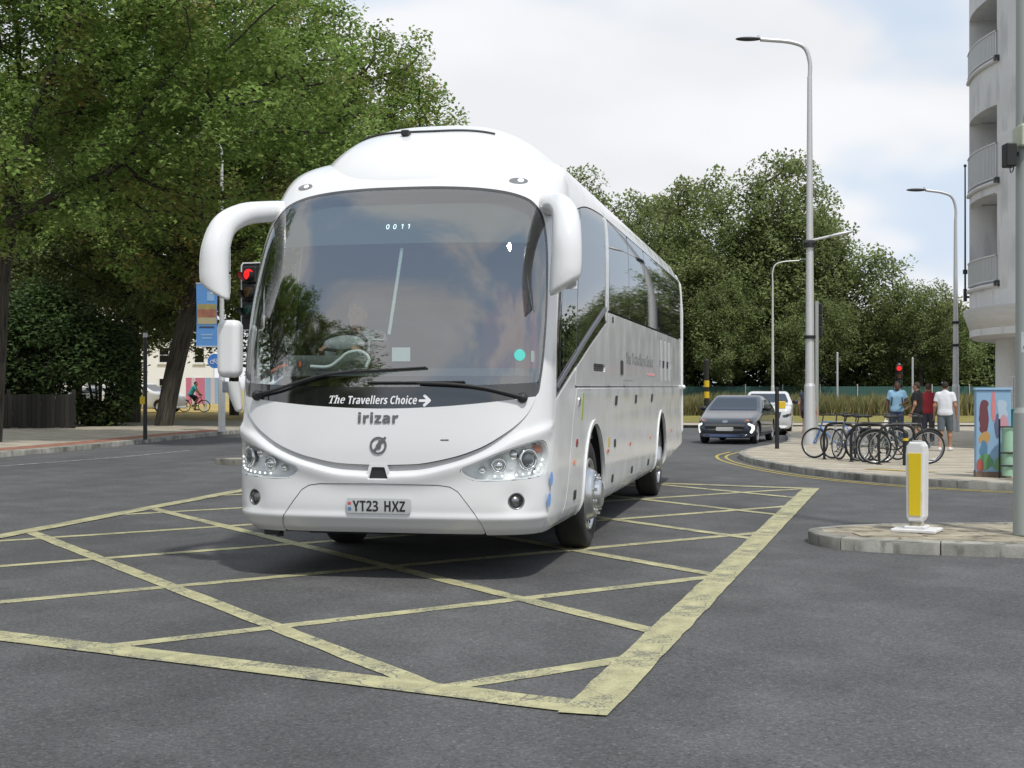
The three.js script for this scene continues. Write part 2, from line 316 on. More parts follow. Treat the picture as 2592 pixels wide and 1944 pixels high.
function kerb(parent, pts, h = 0.12, closed = false, len = 0.92, from = 0, to = 1) { // single stones along the line; the pavement lies to the left of the way along it
  const c = curve2(pts, closed), L = c.getLength(), n = Math.max(2, Math.round(L / len));
  for (let k = Math.floor(n * from); k < n * to; k++) {
    const P = [], rows = 4, prof = [[0, -0.12], [0, h - 0.022], [0.008, h - 0.006], [0.024, h], [0.14, h + 0.002], [0.14, -0.12]];
    const rr = (hash3(k, 3, 7) - 0.5) * 0.006;
    const secs = []; for (let q = 0; q <= rows; q++) {
      const t = clamp((k + lerp(0.006, 0.994, q / rows)) / n), p = c.getPointAt(t), tg = c.getTangentAt(t), nx = tg.z, nz = -tg.x;
      secs.push(prof.map(([o, y]) => V3(p.x + nx * (o + rr), ground(p.x, -p.z) + y + rr * 0.6, p.z + nz * (o + rr))));
    }
    const I = [], T = []; secs.forEach((s, q) => s.forEach((p, w) => { P.push(p.x, p.y, p.z); T.push(k * 0.37 + q * 0.23, w * 0.08 + k * 0.61); }));
    const m = prof.length; for (let q = 0; q < rows; q++) for (let w = 0; w < m - 1; w++) { const a = q * m + w; I.push(a, a + m, a + 1, a + 1, a + m, a + m + 1); }
    for (const q of [0, rows]) for (let w = 1; w < m - 1; w++) q ? I.push(q * m, q * m + w + 1, q * m + w) : I.push(0, w, w + 1);
    let g = new THREE.BufferGeometry(); g.setAttribute('position', new THREE.Float32BufferAttribute(P, 3)); g.setAttribute('uv', new THREE.Float32BufferAttribute(T, 2)); g.setIndex(I);
    g = toCreasedNormals(g, 0.6); part(parent, 'kerb_stone', g, hash3(k, 1, 2) > 0.4 ? kerbMat : kerbMat2);
  }
}
const kerbRight = [[9.4, 48], [8.0, 40.9], [7.05, 38.4], [6.2, 36.4], [5.55, 34.2], [5.27, 32], [5.2, 29.2], [5.3, 26.1], [5.54, 24.1], [5.94, 22.6], [6.45, 21.5], [7.28, 20.5], [9, 19.3], [13, 17.6], [22, 15.0]];
{
  const rim = curve2(kerbRight).getPoints(90).map((p) => [p.x, p.z]);
  const pv = patch(polySDF([...rim.map((p, i) => [p[0] + 0.10, p[1] - 0.02]), [40, -15], [40, -56], [10.6, -56]]), [4.8, 40, -56, -14.5], 0.3, flat(0.121), { flip: true });
  const o = structure('pavement', pv, slabMat); kerb(o, kerbRight);
  for (const off of [0.30, 0.52]) stripe(road, 'double_yellow_line', curve2(kerbRight.slice(3, 14)).getPoints(60).map((p, i, a) => { const q = a[Math.max(0, i - 1)], r = a[Math.min(a.length - 1, i + 1)], l = Math.hypot(r.x - q.x, r.z - q.z); return [p.x - (r.z - q.z) / l * off, -(p.z + (r.x - q.x) / l * off)]; }), 0.075, 0.006, lineMat);
  stripe(o, 'painted_strip', [[6.35, 25.0], [7.15, 23.75]], 0.3, 0.129, std({ map: lineTex, color: lin(1.1, 0.95, 0.45), roughness: 0.8 }));
}
{ // traffic island in the foreground: kerb stones all round, paving slabs on top
  const out = [[2.92, 13.75], [2.87, 13.35], [3.0, 12.92], [3.35, 12.66], [4.47, 12.25], [6.5, 11.6], [9.5, 10.7], [9.8, 13.6], [7.5, 14.4], [5.23, 14.34], [4.21, 14.28], [3.45, 14.12]];
  const rim = curve2(out, true).getPoints(120).map((p) => [p.x, p.z]), inner = grow(polySDF(rim), -0.12);
  const o = structure('traffic_island', patch(inner, [2.8, 10, -14.6, -10.4], 0.12, flat(0.108), { flip: true }), std({ color: lin(0.24, 0.215, 0.175), roughness: 1 }));
  kerb(o, out, 0.115, true, 0.9);
  const slabs = [0, 1, 2].map((q) => std({ map: kerbTex, color: lin([1.12, 1.06, 1.17][q], [1.01, 0.96, 1.06][q], [0.84, 0.80, 0.88][q]), roughness: 0.92 }));
  const ang = 0.06, ca = Math.cos(ang), sa = Math.sin(ang), rnd = mulberry(5);
  for (let r = 0; r < 11; r++) for (let c = -1; c < 13; c++) {
    const ux = 2.7 + c * 0.6 + (r & 1) * 0.3, uv = -14.9 + r * 0.4, h = (rnd() - 0.5) * 0.006;
    const cell = (x, z) => { const X = (x - 2.7) * ca - (z + 12) * sa + 2.7, Z = (x - 2.7) * sa + (z + 12) * ca - 12; return boxSDF(ux + 0.3, uv + 0.2, 0.293, 0.193, 0.01)(X, Z); };
    const f = both(cell, grow(inner, -0.014)); let any = false;
    for (let a = 0; a < 49 && !any; a++) any = f(ux - 0.3 + (a % 7) * 0.2, uv - 0.3 + Math.floor(a / 7) * 0.16) < -0.03;
    if (any) part(o, 'paving_slab', patch(f, [ux - 0.6, ux + 1.2, uv - 0.7, uv + 0.9], 0.09, flat(0.115 + h), { flip: true, thick: 0.03 }), slabs[Math.floor(rnd() * 3)]);
  }
}
{ // pavement on the left under the trees
  const line = [[-16, 8], [-12.6, 22], [-10.95, 29.6], [-10.14, 33.85], [-9.46, 40.5], [-8.85, 44.9], [-8.3, 50], [-6.5, 62]];
  const rim = curve2(line).getPoints(60).map((p) => [p.x, p.z]);
  const o = structure('pavement', patch(polySDF([...rim.map(([x, z]) => [x - 0.1, z]), [-45, -62], [-45, -8]]), [-45, -6.2, -62, -8], 0.5, flat(0.121), { flip: true }), slabMat);
  kerb(o, line, 0.12, false, 0.92, 0.2, 0.75);
  const t = dataTex(256, (x, y, i, j) => { const r = Math.floor(y * 8), u = (x * 4 + (r & 1) * 0.5) % 1, v = (y * 8) % 1, jn = u < 0.04 || v < 0.07 ? 0.8 : 1, tn = 0.85 + 0.3 * hash3(Math.floor(x * 4 + (r & 1) * 0.5) % 4, r, 8); return [150 * jn * tn, 104 * jn * tn, 86 * jn * tn]; }); t.repeat.set(1 / 0.8, 1 / 0.8);
  const band = stripe(o, 'red_brick_band', rim.slice(8, 44).map(([x, z]) => [x - 0.62, -z]), 0.75, 0.127, std({ map: t, roughness: 0.9 }));
  stripe(road, 'lane_line', [[-9.7, 26.4], [-8.35, 29.84], [-7.6, 33]], 0.1, 0.006, whiteLineMat);
}
{ // small island behind the coach on the left, with the signal
  const out = [[-5.75, 27.1], [-5.2, 26.75], [-3.4, 26.9], [-1.5, 27.3], [-1.4, 28.6], [-3.4, 28.3], [-5.2, 27.6]];
  const rim = curve2(out, true).getPoints(60).map((p) => [p.x, p.z]);
  const o = structure('traffic_island', patch(grow(polySDF(rim), -0.11), [-6, -1, -29, -26], 0.12, flat(0.118), { flip: true }), slabMat); kerb(o, out, 0.12, true, 0.9); for (const c of o.children) c.material = std({ color: lin(0.62, 0.61, 0.58), map: kerbTex, roughness: 0.85 });
}
{ // pavement and verge across the side road, field on the left
  const o = structure('pavement', patch(() => -1, [2, 44, -64, -58.3], 1.0, (x, z) => [x, ground(x, -z) + 0.12 + 0 * z, z], { flip: true }), slabMat);
  kerb(o, [[3, 58.2], [24, 58.2], [44, 58.2]], 0.12, false, 2);
  const gt = dataTex(512, (x, y, i, j) => { const n = tfbm(x, y, 10, 5, 31), s = (hash3(i, j, 4) - 0.5) * 50; return [164 + (n - 0.5) * 80 + s, 142 + (n - 0.5) * 66 + s * 0.9, 78 + (n - 0.5) * 44 + s * 0.6]; }); gt.repeat.set(1 / 5, 1 / 5);
  const dry = std({ map: gt, roughness: 1 });
  structure('dry_grass_field', patch(() => -1, [-70, 0, -130, -58], 4, (x, z) => [x, 0.13, z], { flip: true }), dry);
  structure('grass_verge', patch(() => -1, [0.3, 70, -140, -63.9], 3, (x, z) => [x, -0.06, z], { flip: true }), std({ map: gt, color: lin(0.55, 0.66, 0.5), roughness: 1 }));
}
// ---------------------------------------------------------------- people: one continuous body from a posed skeleton, clothes as parts
const skinTones = { fair: lin(0.48, 0.27, 0.19), tan: lin(0.34, 0.18, 0.11), deep: lin(0.10, 0.05, 0.03) };
function cone(a, b, ra, rb) { // tapered capsule
  const bx = b[0] - a[0], by = b[1] - a[1], bz = b[2] - a[2], l2 = bx * bx + by * by + bz * bz + 1e-9;
  return (x, y, z) => { const px = x - a[0], py = y - a[1], pz = z - a[2], t = clamp((px * bx + py * by + pz * bz) / l2); return Math.hypot(px - bx * t, py - by * t, pz - bz * t) - lerp(ra, rb, t); };
}
function person(label, { pos = [0, 0, 0], turn = 0, h = 1.72, skin = 'tan', pose = {}, shirt = {}, legs = {}, shoes = lin(0.3, 0.3, 0.3), hair = lin(0.02, 0.015, 0.012), cap = null, long = false, group, parent = null, name = 'person', cell = 0.02 } = {}) {
  const o = parent || thing(name, label, 'person', pos, turn, group); const k = h / 1.75;
  if (k !== 1) o.scale.setScalar(k);
  const J = { pelvis: [0, 0.95, 0], chest: [0, 1.30, 0.01], neck: [0, 1.49, -0.01], head: [0, 1.63, 0.02], shR: [-0.175, 1.425, -0.01], shL: [0.175, 1.425, -0.01], elR: [-0.25, 1.15, -0.03], elL: [0.25, 1.15, -0.03], wrR: [-0.27, 0.90, 0.06], wrL: [0.27, 0.90, 0.06], hpR: [-0.09, 0.92, 0], hpL: [0.09, 0.92, 0], knR: [-0.10, 0.50, 0.02], knL: [0.10, 0.50, 0.02], anR: [-0.11, 0.09, -0.03], anL: [0.11, 0.09, -0.03], ...pose };
  const off = (p, d) => [p[0] + d[0], p[1] + d[1], p[2] + d[2]], mid = (a, b, t) => [lerp(a[0], b[0], t), lerp(a[1], b[1], t), lerp(a[2], b[2], t)];
  const torso = [cone(off(J.pelvis, [-0.07, 0, 0]), off(J.pelvis, [0.07, 0, 0]), 0.105, 0.105), cone(off(J.pelvis, [-0.05, 0.06, 0]), off(J.chest, [-0.07, 0, 0]), 0.10, 0.115), cone(off(J.pelvis, [0.05, 0.06, 0]), off(J.chest, [0.07, 0, 0]), 0.10, 0.115), cone(off(J.shR, [0.03, -0.01, 0]), off(J.shL, [-0.03, -0.01, 0]), 0.062, 0.062), cone(off(J.chest, [0, 0.08, 0]), J.neck, 0.085, 0.058)];
  const arms = ['R', 'L'].flatMap((s) => [cone(J['sh' + s], J['el' + s], 0.056, 0.041), cone(J['el' + s], J['wr' + s], 0.041, 0.026)]);
  const limbs = ['R', 'L'].flatMap((s) => [cone(J['hp' + s], J['kn' + s], 0.084, 0.055), cone(J['kn' + s], mid(J['kn' + s], J['an' + s], 0.3), 0.052, 0.056), cone(mid(J['kn' + s], J['an' + s], 0.3), J['an' + s], 0.056, 0.034)]);
  const foot = (s, r = 0) => { const a = J['an' + s], d = J['toe' + s] || off(a, [(s === 'R' ? -1 : 1) * 0.03, -0.055, 0.18]); return [cone(off(a, [0, -0.05, -0.03]), d, 0.04 + r, 0.03 + r), cone(a, off(a, [0, -0.05, -0.02]), 0.034 + r, 0.04 + r)]; };
  const neck = cone(J.neck, off(J.head, [0, -0.07, -0.01]), 0.052, 0.05);
  const blend = (fs, q) => (x, y, z) => { let d = 9; for (const f of fs) d = smin(d, f(x, y, z), q); return d; };
  const bodyF = blend([...torso, ...arms, ...limbs, ...foot('R'), ...foot('L'), neck], 0.05);
  const pts = Object.values(J), lo = [0, 1, 2].map((i) => Math.min(...pts.map((p) => p[i])) - 0.24), hi = [0, 1, 2].map((i) => Math.max(...pts.map((p) => p[i])) + 0.24); lo[1] = Math.max(lo[1], -0.03);
  const geos = [solid(bodyF, lo, hi, cell)];
  { // head with brow, nose, jaw and ears
    const c = J.head, f = (x, y, z) => { const X = x - c[0], Y = y - c[1], Z = z - c[2]; let d = Math.hypot(X / 0.076, (Y - 0.02) / 0.105, (Z + 0.005) / 0.093) * 0.085 - 0.085; d = smin(d, Math.hypot(X / 0.055, (Y + 0.065) / 0.055, (Z - 0.03) / 0.055) * 0.055 - 0.055, 0.05); d = smin(d, cone([c[0], c[1] + 0.015, c[2] + 0.085], [c[0], c[1] - 0.025, c[2] + 0.106], 0.009, 0.014)(x, y, z), 0.02); for (const e of [-1, 1]) d = smin(d, Math.hypot((X - e * 0.078) / 0.012, (Y + 0.005) / 0.032, (Z + 0.01) / 0.018) * 0.015 - 0.015, 0.012); return smin(d, neck(x, y, z), 0.03); };
    geos.push(solid(f, [c[0] - 0.13, c[1] - 0.16, c[2] - 0.14], [c[0] + 0.13, c[1] + 0.16, c[2] + 0.15], 0.008));
  }
  for (const s of ['R', 'L']) { // hands with four unequal fingers and a thumb
    const e = V3(...J['el' + s]), w = V3(...J['wr' + s]), d = w.clone().sub(e).normalize(), side = V3(0, 0, 1).addScaledVector(d, -d.z).normalize(), n = d.clone().cross(side), at = (a, b, c) => w.clone().addScaledVector(d, a).addScaledVector(side, b).addScaledVector(n, c).toArray(), q = s === 'R' ? 1 : -1;
    const f = [cone(at(0, 0, 0), at(0.075, -0.018, 0), 0.024, 0.019), cone(at(0.01, 0, 0), at(0.08, 0.018, 0), 0.022, 0.018)];
    [[-0.030, 0.058], [-0.010, 0.074], [0.010, 0.08], [0.030, 0.07]].forEach(([b, l]) => f.push(cone(at(0.075, b, 0), at(0.075 + l * 0.55, b, q * 0.012), 0.0095, 0.009), cone(at(0.075 + l * 0.55, b, q * 0.012), at(0.075 + l, b, q * 0.035), 0.009, 0.0075)));
    f.push(cone(at(0.02, 0.02, 0), at(0.055, 0.055, q * 0.012), 0.013, 0.0105), cone(at(0.055, 0.055, q * 0.012), at(0.085, 0.062, q * 0.02), 0.0105, 0.009));
    const b = blend(f, 0.008); geos.push(solid(b, [w.x - 0.19, w.y - 0.19, w.z - 0.19], [w.x + 0.19, w.y + 0.19, w.z + 0.19], 0.009));
  }
  part(o, 'body', geos, std({ color: skinTones[skin], roughness: 0.62 }));
  // clothes: shells a little proud of the body, cut cleanly at neck, cuffs, waist and hems
  const cut = (f, p, q) => { const d = V3(...q).sub(V3(...p)).normalize(); return (x, y, z) => Math.max(f(x, y, z), (x - q[0]) * d.x + (y - q[1]) * d.y + (z - q[2]) * d.z); };
  if (shirt.color) {
    const t = shirt.sleeve ?? 0.62, sl = ['R', 'L'].flatMap((s) => { const u = t <= 1 ? mid(J['sh' + s], J['el' + s], t) : J['el' + s], f = [t ? cut(cone(J['sh' + s], J['el' + s], 0.074, 0.066), J['sh' + s], u) : () => 9]; if (t > 1) f.push(cone(J['sh' + s], J['el' + s], 0.072, 0.056), cut(cone(J['el' + s], J['wr' + s], 0.055, 0.04), J['el' + s], mid(J['el' + s], J['wr' + s], 0.92))); return f; });
    const core = blend(torso, 0.06), hem = J.pelvis[1] - 0.05, f = (x, y, z) => { let d = Math.max(core(x, y, z) - 0.022 - 0.010 * (noise3(x * 9, y * 6, z * 9) - 0.5), hem - y); for (const a of sl) d = smin(d, a(x, y, z) - 0.004 * noise3(x * 16, y * 16, z * 16), 0.03); return Math.max(d, 0.068 - Math.hypot(x - J.neck[0], (y - J.neck[1] - 0.03) * 0.9, z - J.neck[2] - 0.03)); };
    part(o, shirt.name || 't_shirt', solid(f, lo, hi, cell), std({ color: shirt.color, roughness: 0.9 }));
  }
  if (legs.color) {
    const L = blend(['R', 'L'].flatMap((s) => legs.short ? [cut(cone(J['hp' + s], J['kn' + s], 0.102, 0.088), J['hp' + s], mid(J['hp' + s], J['kn' + s], legs.short))] : [cone(J['hp' + s], J['kn' + s], 0.10, 0.075), cut(cone(J['kn' + s], J['an' + s], 0.075, 0.06), J['kn' + s], mid(J['kn' + s], J['an' + s], 0.97))]), 0.02), hip = blend(torso.slice(0, 3), 0.05);
    const f = (x, y, z) => smin(Math.max(hip(x, y, z) - 0.014, y - J.pelvis[1] - 0.07), L(x, y, z) - 0.006 * noise3(x * 13, y * 9, z * 13), 0.03);
    part(o, legs.short ? 'shorts' : 'trousers', solid(f, lo, hi, cell), std({ color: legs.color, roughness: 0.92 }));
  }
  for (const s of ['R', 'L']) part(o, 'shoe', solid(blend(foot(s, 0.012), 0.02), off(J['an' + s], [-0.2, -0.12, -0.26]), off(J['an' + s], [0.2, 0.1, 0.3]), 0.012), std({ color: shoes, roughness: 0.7 }));
  { const c = J.head, f = (x, y, z) => { const X = x - c[0], Y = y - c[1], Z = z - c[2]; let d = Math.hypot(X / 0.084, (Y - 0.028) / 0.108, (Z + 0.014) / 0.098) * 0.09 - 0.09; d = Math.max(d, -(Y - 0.03 + Math.max(0, Z - 0.01) * -0.6 + Math.min(0, Z) * 1.1 * -0.9 * (long ? 2.4 : 1)) ); d += 0.006 * (noise3(x * 60, y * 60, z * 60) - 0.5); if (long) d = smin(d, cone([c[0], c[1] + 0.02, c[2] - 0.06], [c[0], c[1] - 0.16, c[2] - 0.08], 0.07, 0.05)(x, y, z), 0.04); return d; };
    part(o, 'hair', solid(f, [c[0] - 0.14, c[1] - 0.28, c[2] - 0.2], [c[0] + 0.14, c[1] + 0.18, c[2] + 0.14], 0.01), std({ color: hair, roughness: 0.8 }));
    if (cap) { const b = part(o, 'cap', [new THREE.SphereGeometry(0.105, 20, 10, 0, Math.PI * 2, 0, Math.PI * 0.46).scale(0.9, 1, 1).translate(c[0], c[1] + 0.035, c[2] - 0.008), new THREE.CylinderGeometry(0.075, 0.08, 0.012, 20).scale(1, 1, 1.15).translate(c[0], c[1] + 0.05, c[2] + 0.085)], std({ color: cap, roughness: 0.85 })); }
    const eyes = [-1, 1].map((e) => new THREE.SphereGeometry(0.009, 8, 6).translate(c[0] + e * 0.031, c[1] + 0.012, c[2] + 0.078)); for (const e of eyes) part(o, 'eye', e, blackDot); part(o, 'mouth', new THREE.SphereGeometry(0.02, 8, 6).scale(1, 0.25, 0.4).translate(c[0], c[1] - 0.058, c[2] + 0.082), lipMat);
  }
  return o;
}
const blackDot = std({ color: lin(0.02, 0.015, 0.012), roughness: 0.3 }), lipMat = std({ color: lin(0.25, 0.08, 0.06), roughness: 0.6 });
// ---------------------------------------------------------------- the coach
const sansBold = await new FontLoader().loadAsync('fonts/droid/droid_sans_bold.typeface.json');
const sansReg = await new FontLoader().loadAsync('fonts/droid/droid_sans_regular.typeface.json');
const serifBold = await new FontLoader().loadAsync('fonts/droid/droid_serif_bold.typeface.json');
const coach = thing('coach', 'white single-deck tour coach with ear-shaped mirrors crossing the yellow box junction', 'coach', [-1.027, 0, -10.75], -0.203);

const paintBump = dataTex(256, (x, y) => { const b = 128 + (tfbm(x, y, 4, 3, 71) - 0.5) * 90; return [b, b, b]; }, { srgb: false });
const dustRough = dataTex(256, (x, y, i, j) => { const b = 90 + (tfbm(x, y, 5, 5, 61) - 0.5) * 130 + (hash3(i, j, 3) - 0.5) * 26; return [b, b, b]; }, { srgb: false });
const white = phys({ color: lin(0.735, 0.74, 0.745), roughness: 0.5, roughnessMap: dustRough, clearcoat: 0.3, clearcoatRoughness: 0.12, bumpMap: paintBump, bumpScale: 0.0012 });
white.roughnessMap.repeat.set(0.7, 0.7);
const darkGlass = phys({ color: lin(0.012, 0.014, 0.014), roughness: 0.02, ior: 2.0, specularIntensity: 1 });
const screenGlass = phys({ color: lin(0.80, 0.88, 0.86), roughness: 0, transmission: 1, thickness: 0, ior: 3.1 });
const clearGlass = phys({ color: lin(0.97, 0.98, 0.98), roughness: 0, transmission: 1, thickness: 0, ior: 1.5 });
const tintGlass = phys({ color: lin(0.72, 0.76, 0.75), roughness: 0, transmission: 1, thickness: 0, ior: 1.8 });
const blackGloss = phys({ color: lin(0.012, 0.012, 0.013), roughness: 0.06, ior: 2.0 });
const blackPlastic = std({ color: lin(0.022, 0.022, 0.024), roughness: 0.55 });
const darkInside = std({ color: lin(0.045, 0.047, 0.05), roughness: 0.9 });
const greyInside = std({ color: lin(0.34, 0.35, 0.35), roughness: 0.85 });
const chrome = std({ color: lin(0.78, 0.79, 0.8), metalness: 1, roughness: 0.14 });
const dullChrome = std({ color: lin(0.30, 0.31, 0.31), metalness: 1, roughness: 0.32 });
const lampBowl = std({ color: lin(0.80, 0.82, 0.83), metalness: 0.05, roughness: 0.25 });
const alloy = std({ color: lin(0.62, 0.63, 0.64), metalness: 1, roughness: 0.28 });
const rubber = std({ color: lin(0.022, 0.021, 0.021), roughness: 0.88 });
const greyTrim = std({ color: lin(0.20, 0.21, 0.24), metalness: 0.5, roughness: 0.4 });
const orangeLens = phys({ color: lin(0.75, 0.16, 0.03), roughness: 0.15, clearcoat: 1 });
const redLens = phys({ color: lin(0.30, 0.03, 0.03), roughness: 0.15, clearcoat: 1 });
const ledGlow = std({ color: 0xffffff, emissive: lin(1, 1, 0.94), emissiveIntensity: 1.0 });

// the skin: s runs along the plan outline from the middle of the nose (metres), v runs up it
const bV = [.36, .42, .50, .60, .75, 1.0, 1.35, 1.8, 2.3, 2.7, 3.0, 3.15, 3.27, 3.38, 3.48, 3.58];
const bY = pchip(bV, [.36, .42, .50, .60, .75, 1.0, 1.35, 1.8, 2.3, 2.7, 3.0, 3.15, 3.27, 3.375, 3.455, 3.515]);
const bF = pchip(bV, [-.14, -.06, -.01, 0, -.005, -.01, -.05, -.12, -.25, -.42, -.61, -.74, -.88, -1.04, -1.24, -1.55]);
const bW = pchip(bV, [1.20, 1.25, 1.28, 1.29, 1.295, 1.295, 1.292, 1.29, 1.288, 1.285, 1.275, 1.26, 1.235, 1.185, 1.09, .9]);
const bN = pchip([.36, 1.0, 2.0, 2.6, 3.0, 3.3, 3.58], [4.2, 4.2, 3.9, 3.4, 3.0, 2.8, 2.7]);
const bZ = pchip([.36, 1.8, 2.4, 2.8, 3.1, 3.3, 3.58], [-.85, -.87, -1.05, -1.25, -1.45, -1.6, -2.2]);
const arcT = [], arcS = [];
{ let l = 0, px = 0, pz = 0; for (let i = 0; i <= 2000; i++) { const t = (i / 2000) ** 2 * Math.PI / 2, x = 1.29 * Math.sin(t) ** 0.5, z = 0.85 * (Math.max(0, Math.cos(t)) ** 0.5 - 1); if (i) l += Math.hypot(x - px, z - pz); px = x; pz = z; arcT.push(t); arcS.push(l); } }
const S1 = arcS[2000];
function arcAngle(s) { let a = 0, b = 2000; while (b - a > 1) { const m = (a + b) >> 1; if (arcS[m] > s) b = m; else a = m; } return lerp(arcT[a], arcT[b], clamp((s - arcS[a]) / (arcS[b] - arcS[a] || 1))); }
function skin(s, v) {
  const a = Math.abs(s), t = arcAngle(Math.min(a, S1)), w = bW(v), f = bF(v), n = bN(v), zs = bZ(v), d = f - zs;
  const u = Math.sqrt(Math.sin(t)), c = Math.sqrt(Math.max(0, Math.cos(t))), m = (u ** n + c ** n) ** (-1 / n), x = w * u * m; let z = zs + d * c * m;
  if (a > S1) { const o = a - S1; z = -0.85 - o + (zs + 0.85) * Math.max(0, 1 - o / 3) ** 2; }
  return [Math.sign(s) * x, bY(v), z];
}
function onSkin(s, v, off = 0) { // a point a little outside the skin
  const e = 2e-3, p = skin(s, v), a = skin(s + e, v), b = skin(s - e, v), c = skin(s, v + e), d = skin(s, v - e);
  const n = V3(a[0] - b[0], a[1] - b[1], a[2] - b[2]).cross(V3(c[0] - d[0], c[1] - d[1], c[2] - d[2])).normalize();
  return V3(...p).addScaledVector(n, off);
}
const mirrorLoop = (right) => { const r = right.filter(([s]) => s > 0.001), mid = right.filter(([s]) => s <= 0.001); return [...(mid.length ? [mid[0]] : []), ...r, ...(mid.length > 1 ? [mid[1]] : []), ...r.slice().reverse().map(([s, v]) => [-s, v])]; };
const absS = (f) => (s, v) => f(Math.abs(s), v);

// outlines
const screenSDF = polySDF(smoothLoop(mirrorLoop([[0, 1.34], [0.45, 1.355], [0.83, 1.388], [1.13, 1.425], [1.24, 1.45], [1.275, 1.55], [1.315, 1.75], [1.345, 2.05], [1.345, 2.4], [1.325, 2.65], [1.27, 2.87], [1.18, 2.98], [1.08, 3.035], [0.9, 3.08], [0.63, 3.112], [0.3, 3.13], [0, 3.133]]), 4));
const smile = pchip([0, 0.28, 0.56, 0.78, 0.97, 1.07, 1.145, 1.215, 1.24], [0.9, 0.91, 0.96, 1.035, 1.145, 1.22, 1.295, 1.41, 1.47]);
const chin = pchip([0, 0.28, 0.57, 0.86, 1.11, 1.4, 1.8], [0.80, 0.815, 0.88, 0.985, 1.11, 1.18, 1.22]);
const smileLine = (s, v) => { const a = Math.abs(s); if (a > 1.26) return 0.2; const k = (smile(a + 0.01) - smile(Math.max(0, a - 0.01))) / (a < 0.01 ? a + 0.01 : 0.02); return (smile(a) - v) / Math.hypot(1, k); };   // negative above the line
const insertPoly = [[-0.90, 0.30], [-0.865, 0.36], [-0.785, 0.49], [-0.70, 0.60], [-0.62, 0.70], [-0.56, 0.735], [-0.47, 0.748], [0, 0.753], [0.47, 0.748], [0.56, 0.735], [0.62, 0.70], [0.70, 0.60], [0.785, 0.49], [0.865, 0.36], [0.90, 0.30]];
const insertSDF = polySDF(insertPoly);
const lampLoop = smoothLoop([[0.65, 0.868], [0.75, 0.915], [0.93, 0.995], [1.11, 1.055], [1.25, 1.085], [1.34, 1.065], [1.38, 1.0], [1.375, 0.91], [1.31, 0.83], [1.08, 0.80], [0.80, 0.79], [0.69, 0.815]], 5);
const lampSDF = absS(polySDF(lampLoop));
const fogSDF = absS(discSDF(1.07, 0.63, 0.066));
const camPoly = [[-0.05, 0.885], [0.05, 0.885], [0.075, 0.797], [-0.075, 0.797]];
const frontGap = pchip([0.30, 0.44, 0.73, 1.14, 1.40, 1.48], [1.37, 1.395, 1.43, 1.50, 1.565, 1.59]);
const glassTop = pchip([1.5, 2.0, 2.4, 3.2, 4.0, 4.6, 13.6], [2.86, 2.98, 3.06, 3.15, 3.19, 3.205, 3.205]);
const glassLow = pchip([1.55, 2.46, 3.5, 4.3, 4.56, 4.62, 4.9, 13.6], [1.40, 1.635, 1.90, 2.09, 2.16, 2.255, 2.26, 2.26]);
const REAR = 13.54, skirt = pchip([1.2, 10.7, 11.3, 13.6], [0.36, 0.36, 0.44, 0.60]);
const arch = union(discSDF(3.69, 0.5, 0.665), discSDF(10.13, 0.5, 0.655));
const GAP = 0.006;

function relief(s, v) { // the sculpted nose: dished below the panel edge, a raised moustache line, a soft lower step
  const a = Math.abs(s), c = chin(a), m = a < 1.24 ? smile(a) : c + 0.25, near = 1 - sstep(1.25, 1.6, a); let o = 0;
  if (v > c) o -= 0.045 * sstep(0, Math.max(0.03, m - c), v - c) * (1 - sstep(0.0, 0.10, v - m)) * (1 - sstep(0.6, 1.2, a));
  o += 0.026 * Math.exp(-(((v - c) / (v < c ? 0.075 : 0.042)) ** 2)) * near;
  if (a < 1.3) { const r = Math.hypot(a - 1.07, v - 0.63); o -= 0.02 * Math.exp(-((r / 0.10) ** 2)); }
  o += 0.012 * Math.exp(-(((v - 0.5) / 0.03) ** 2)) * near;
  return o;
}
const nose = (s, v) => { const q = relief(s, v); return onSkin(s, v, q).toArray(); };

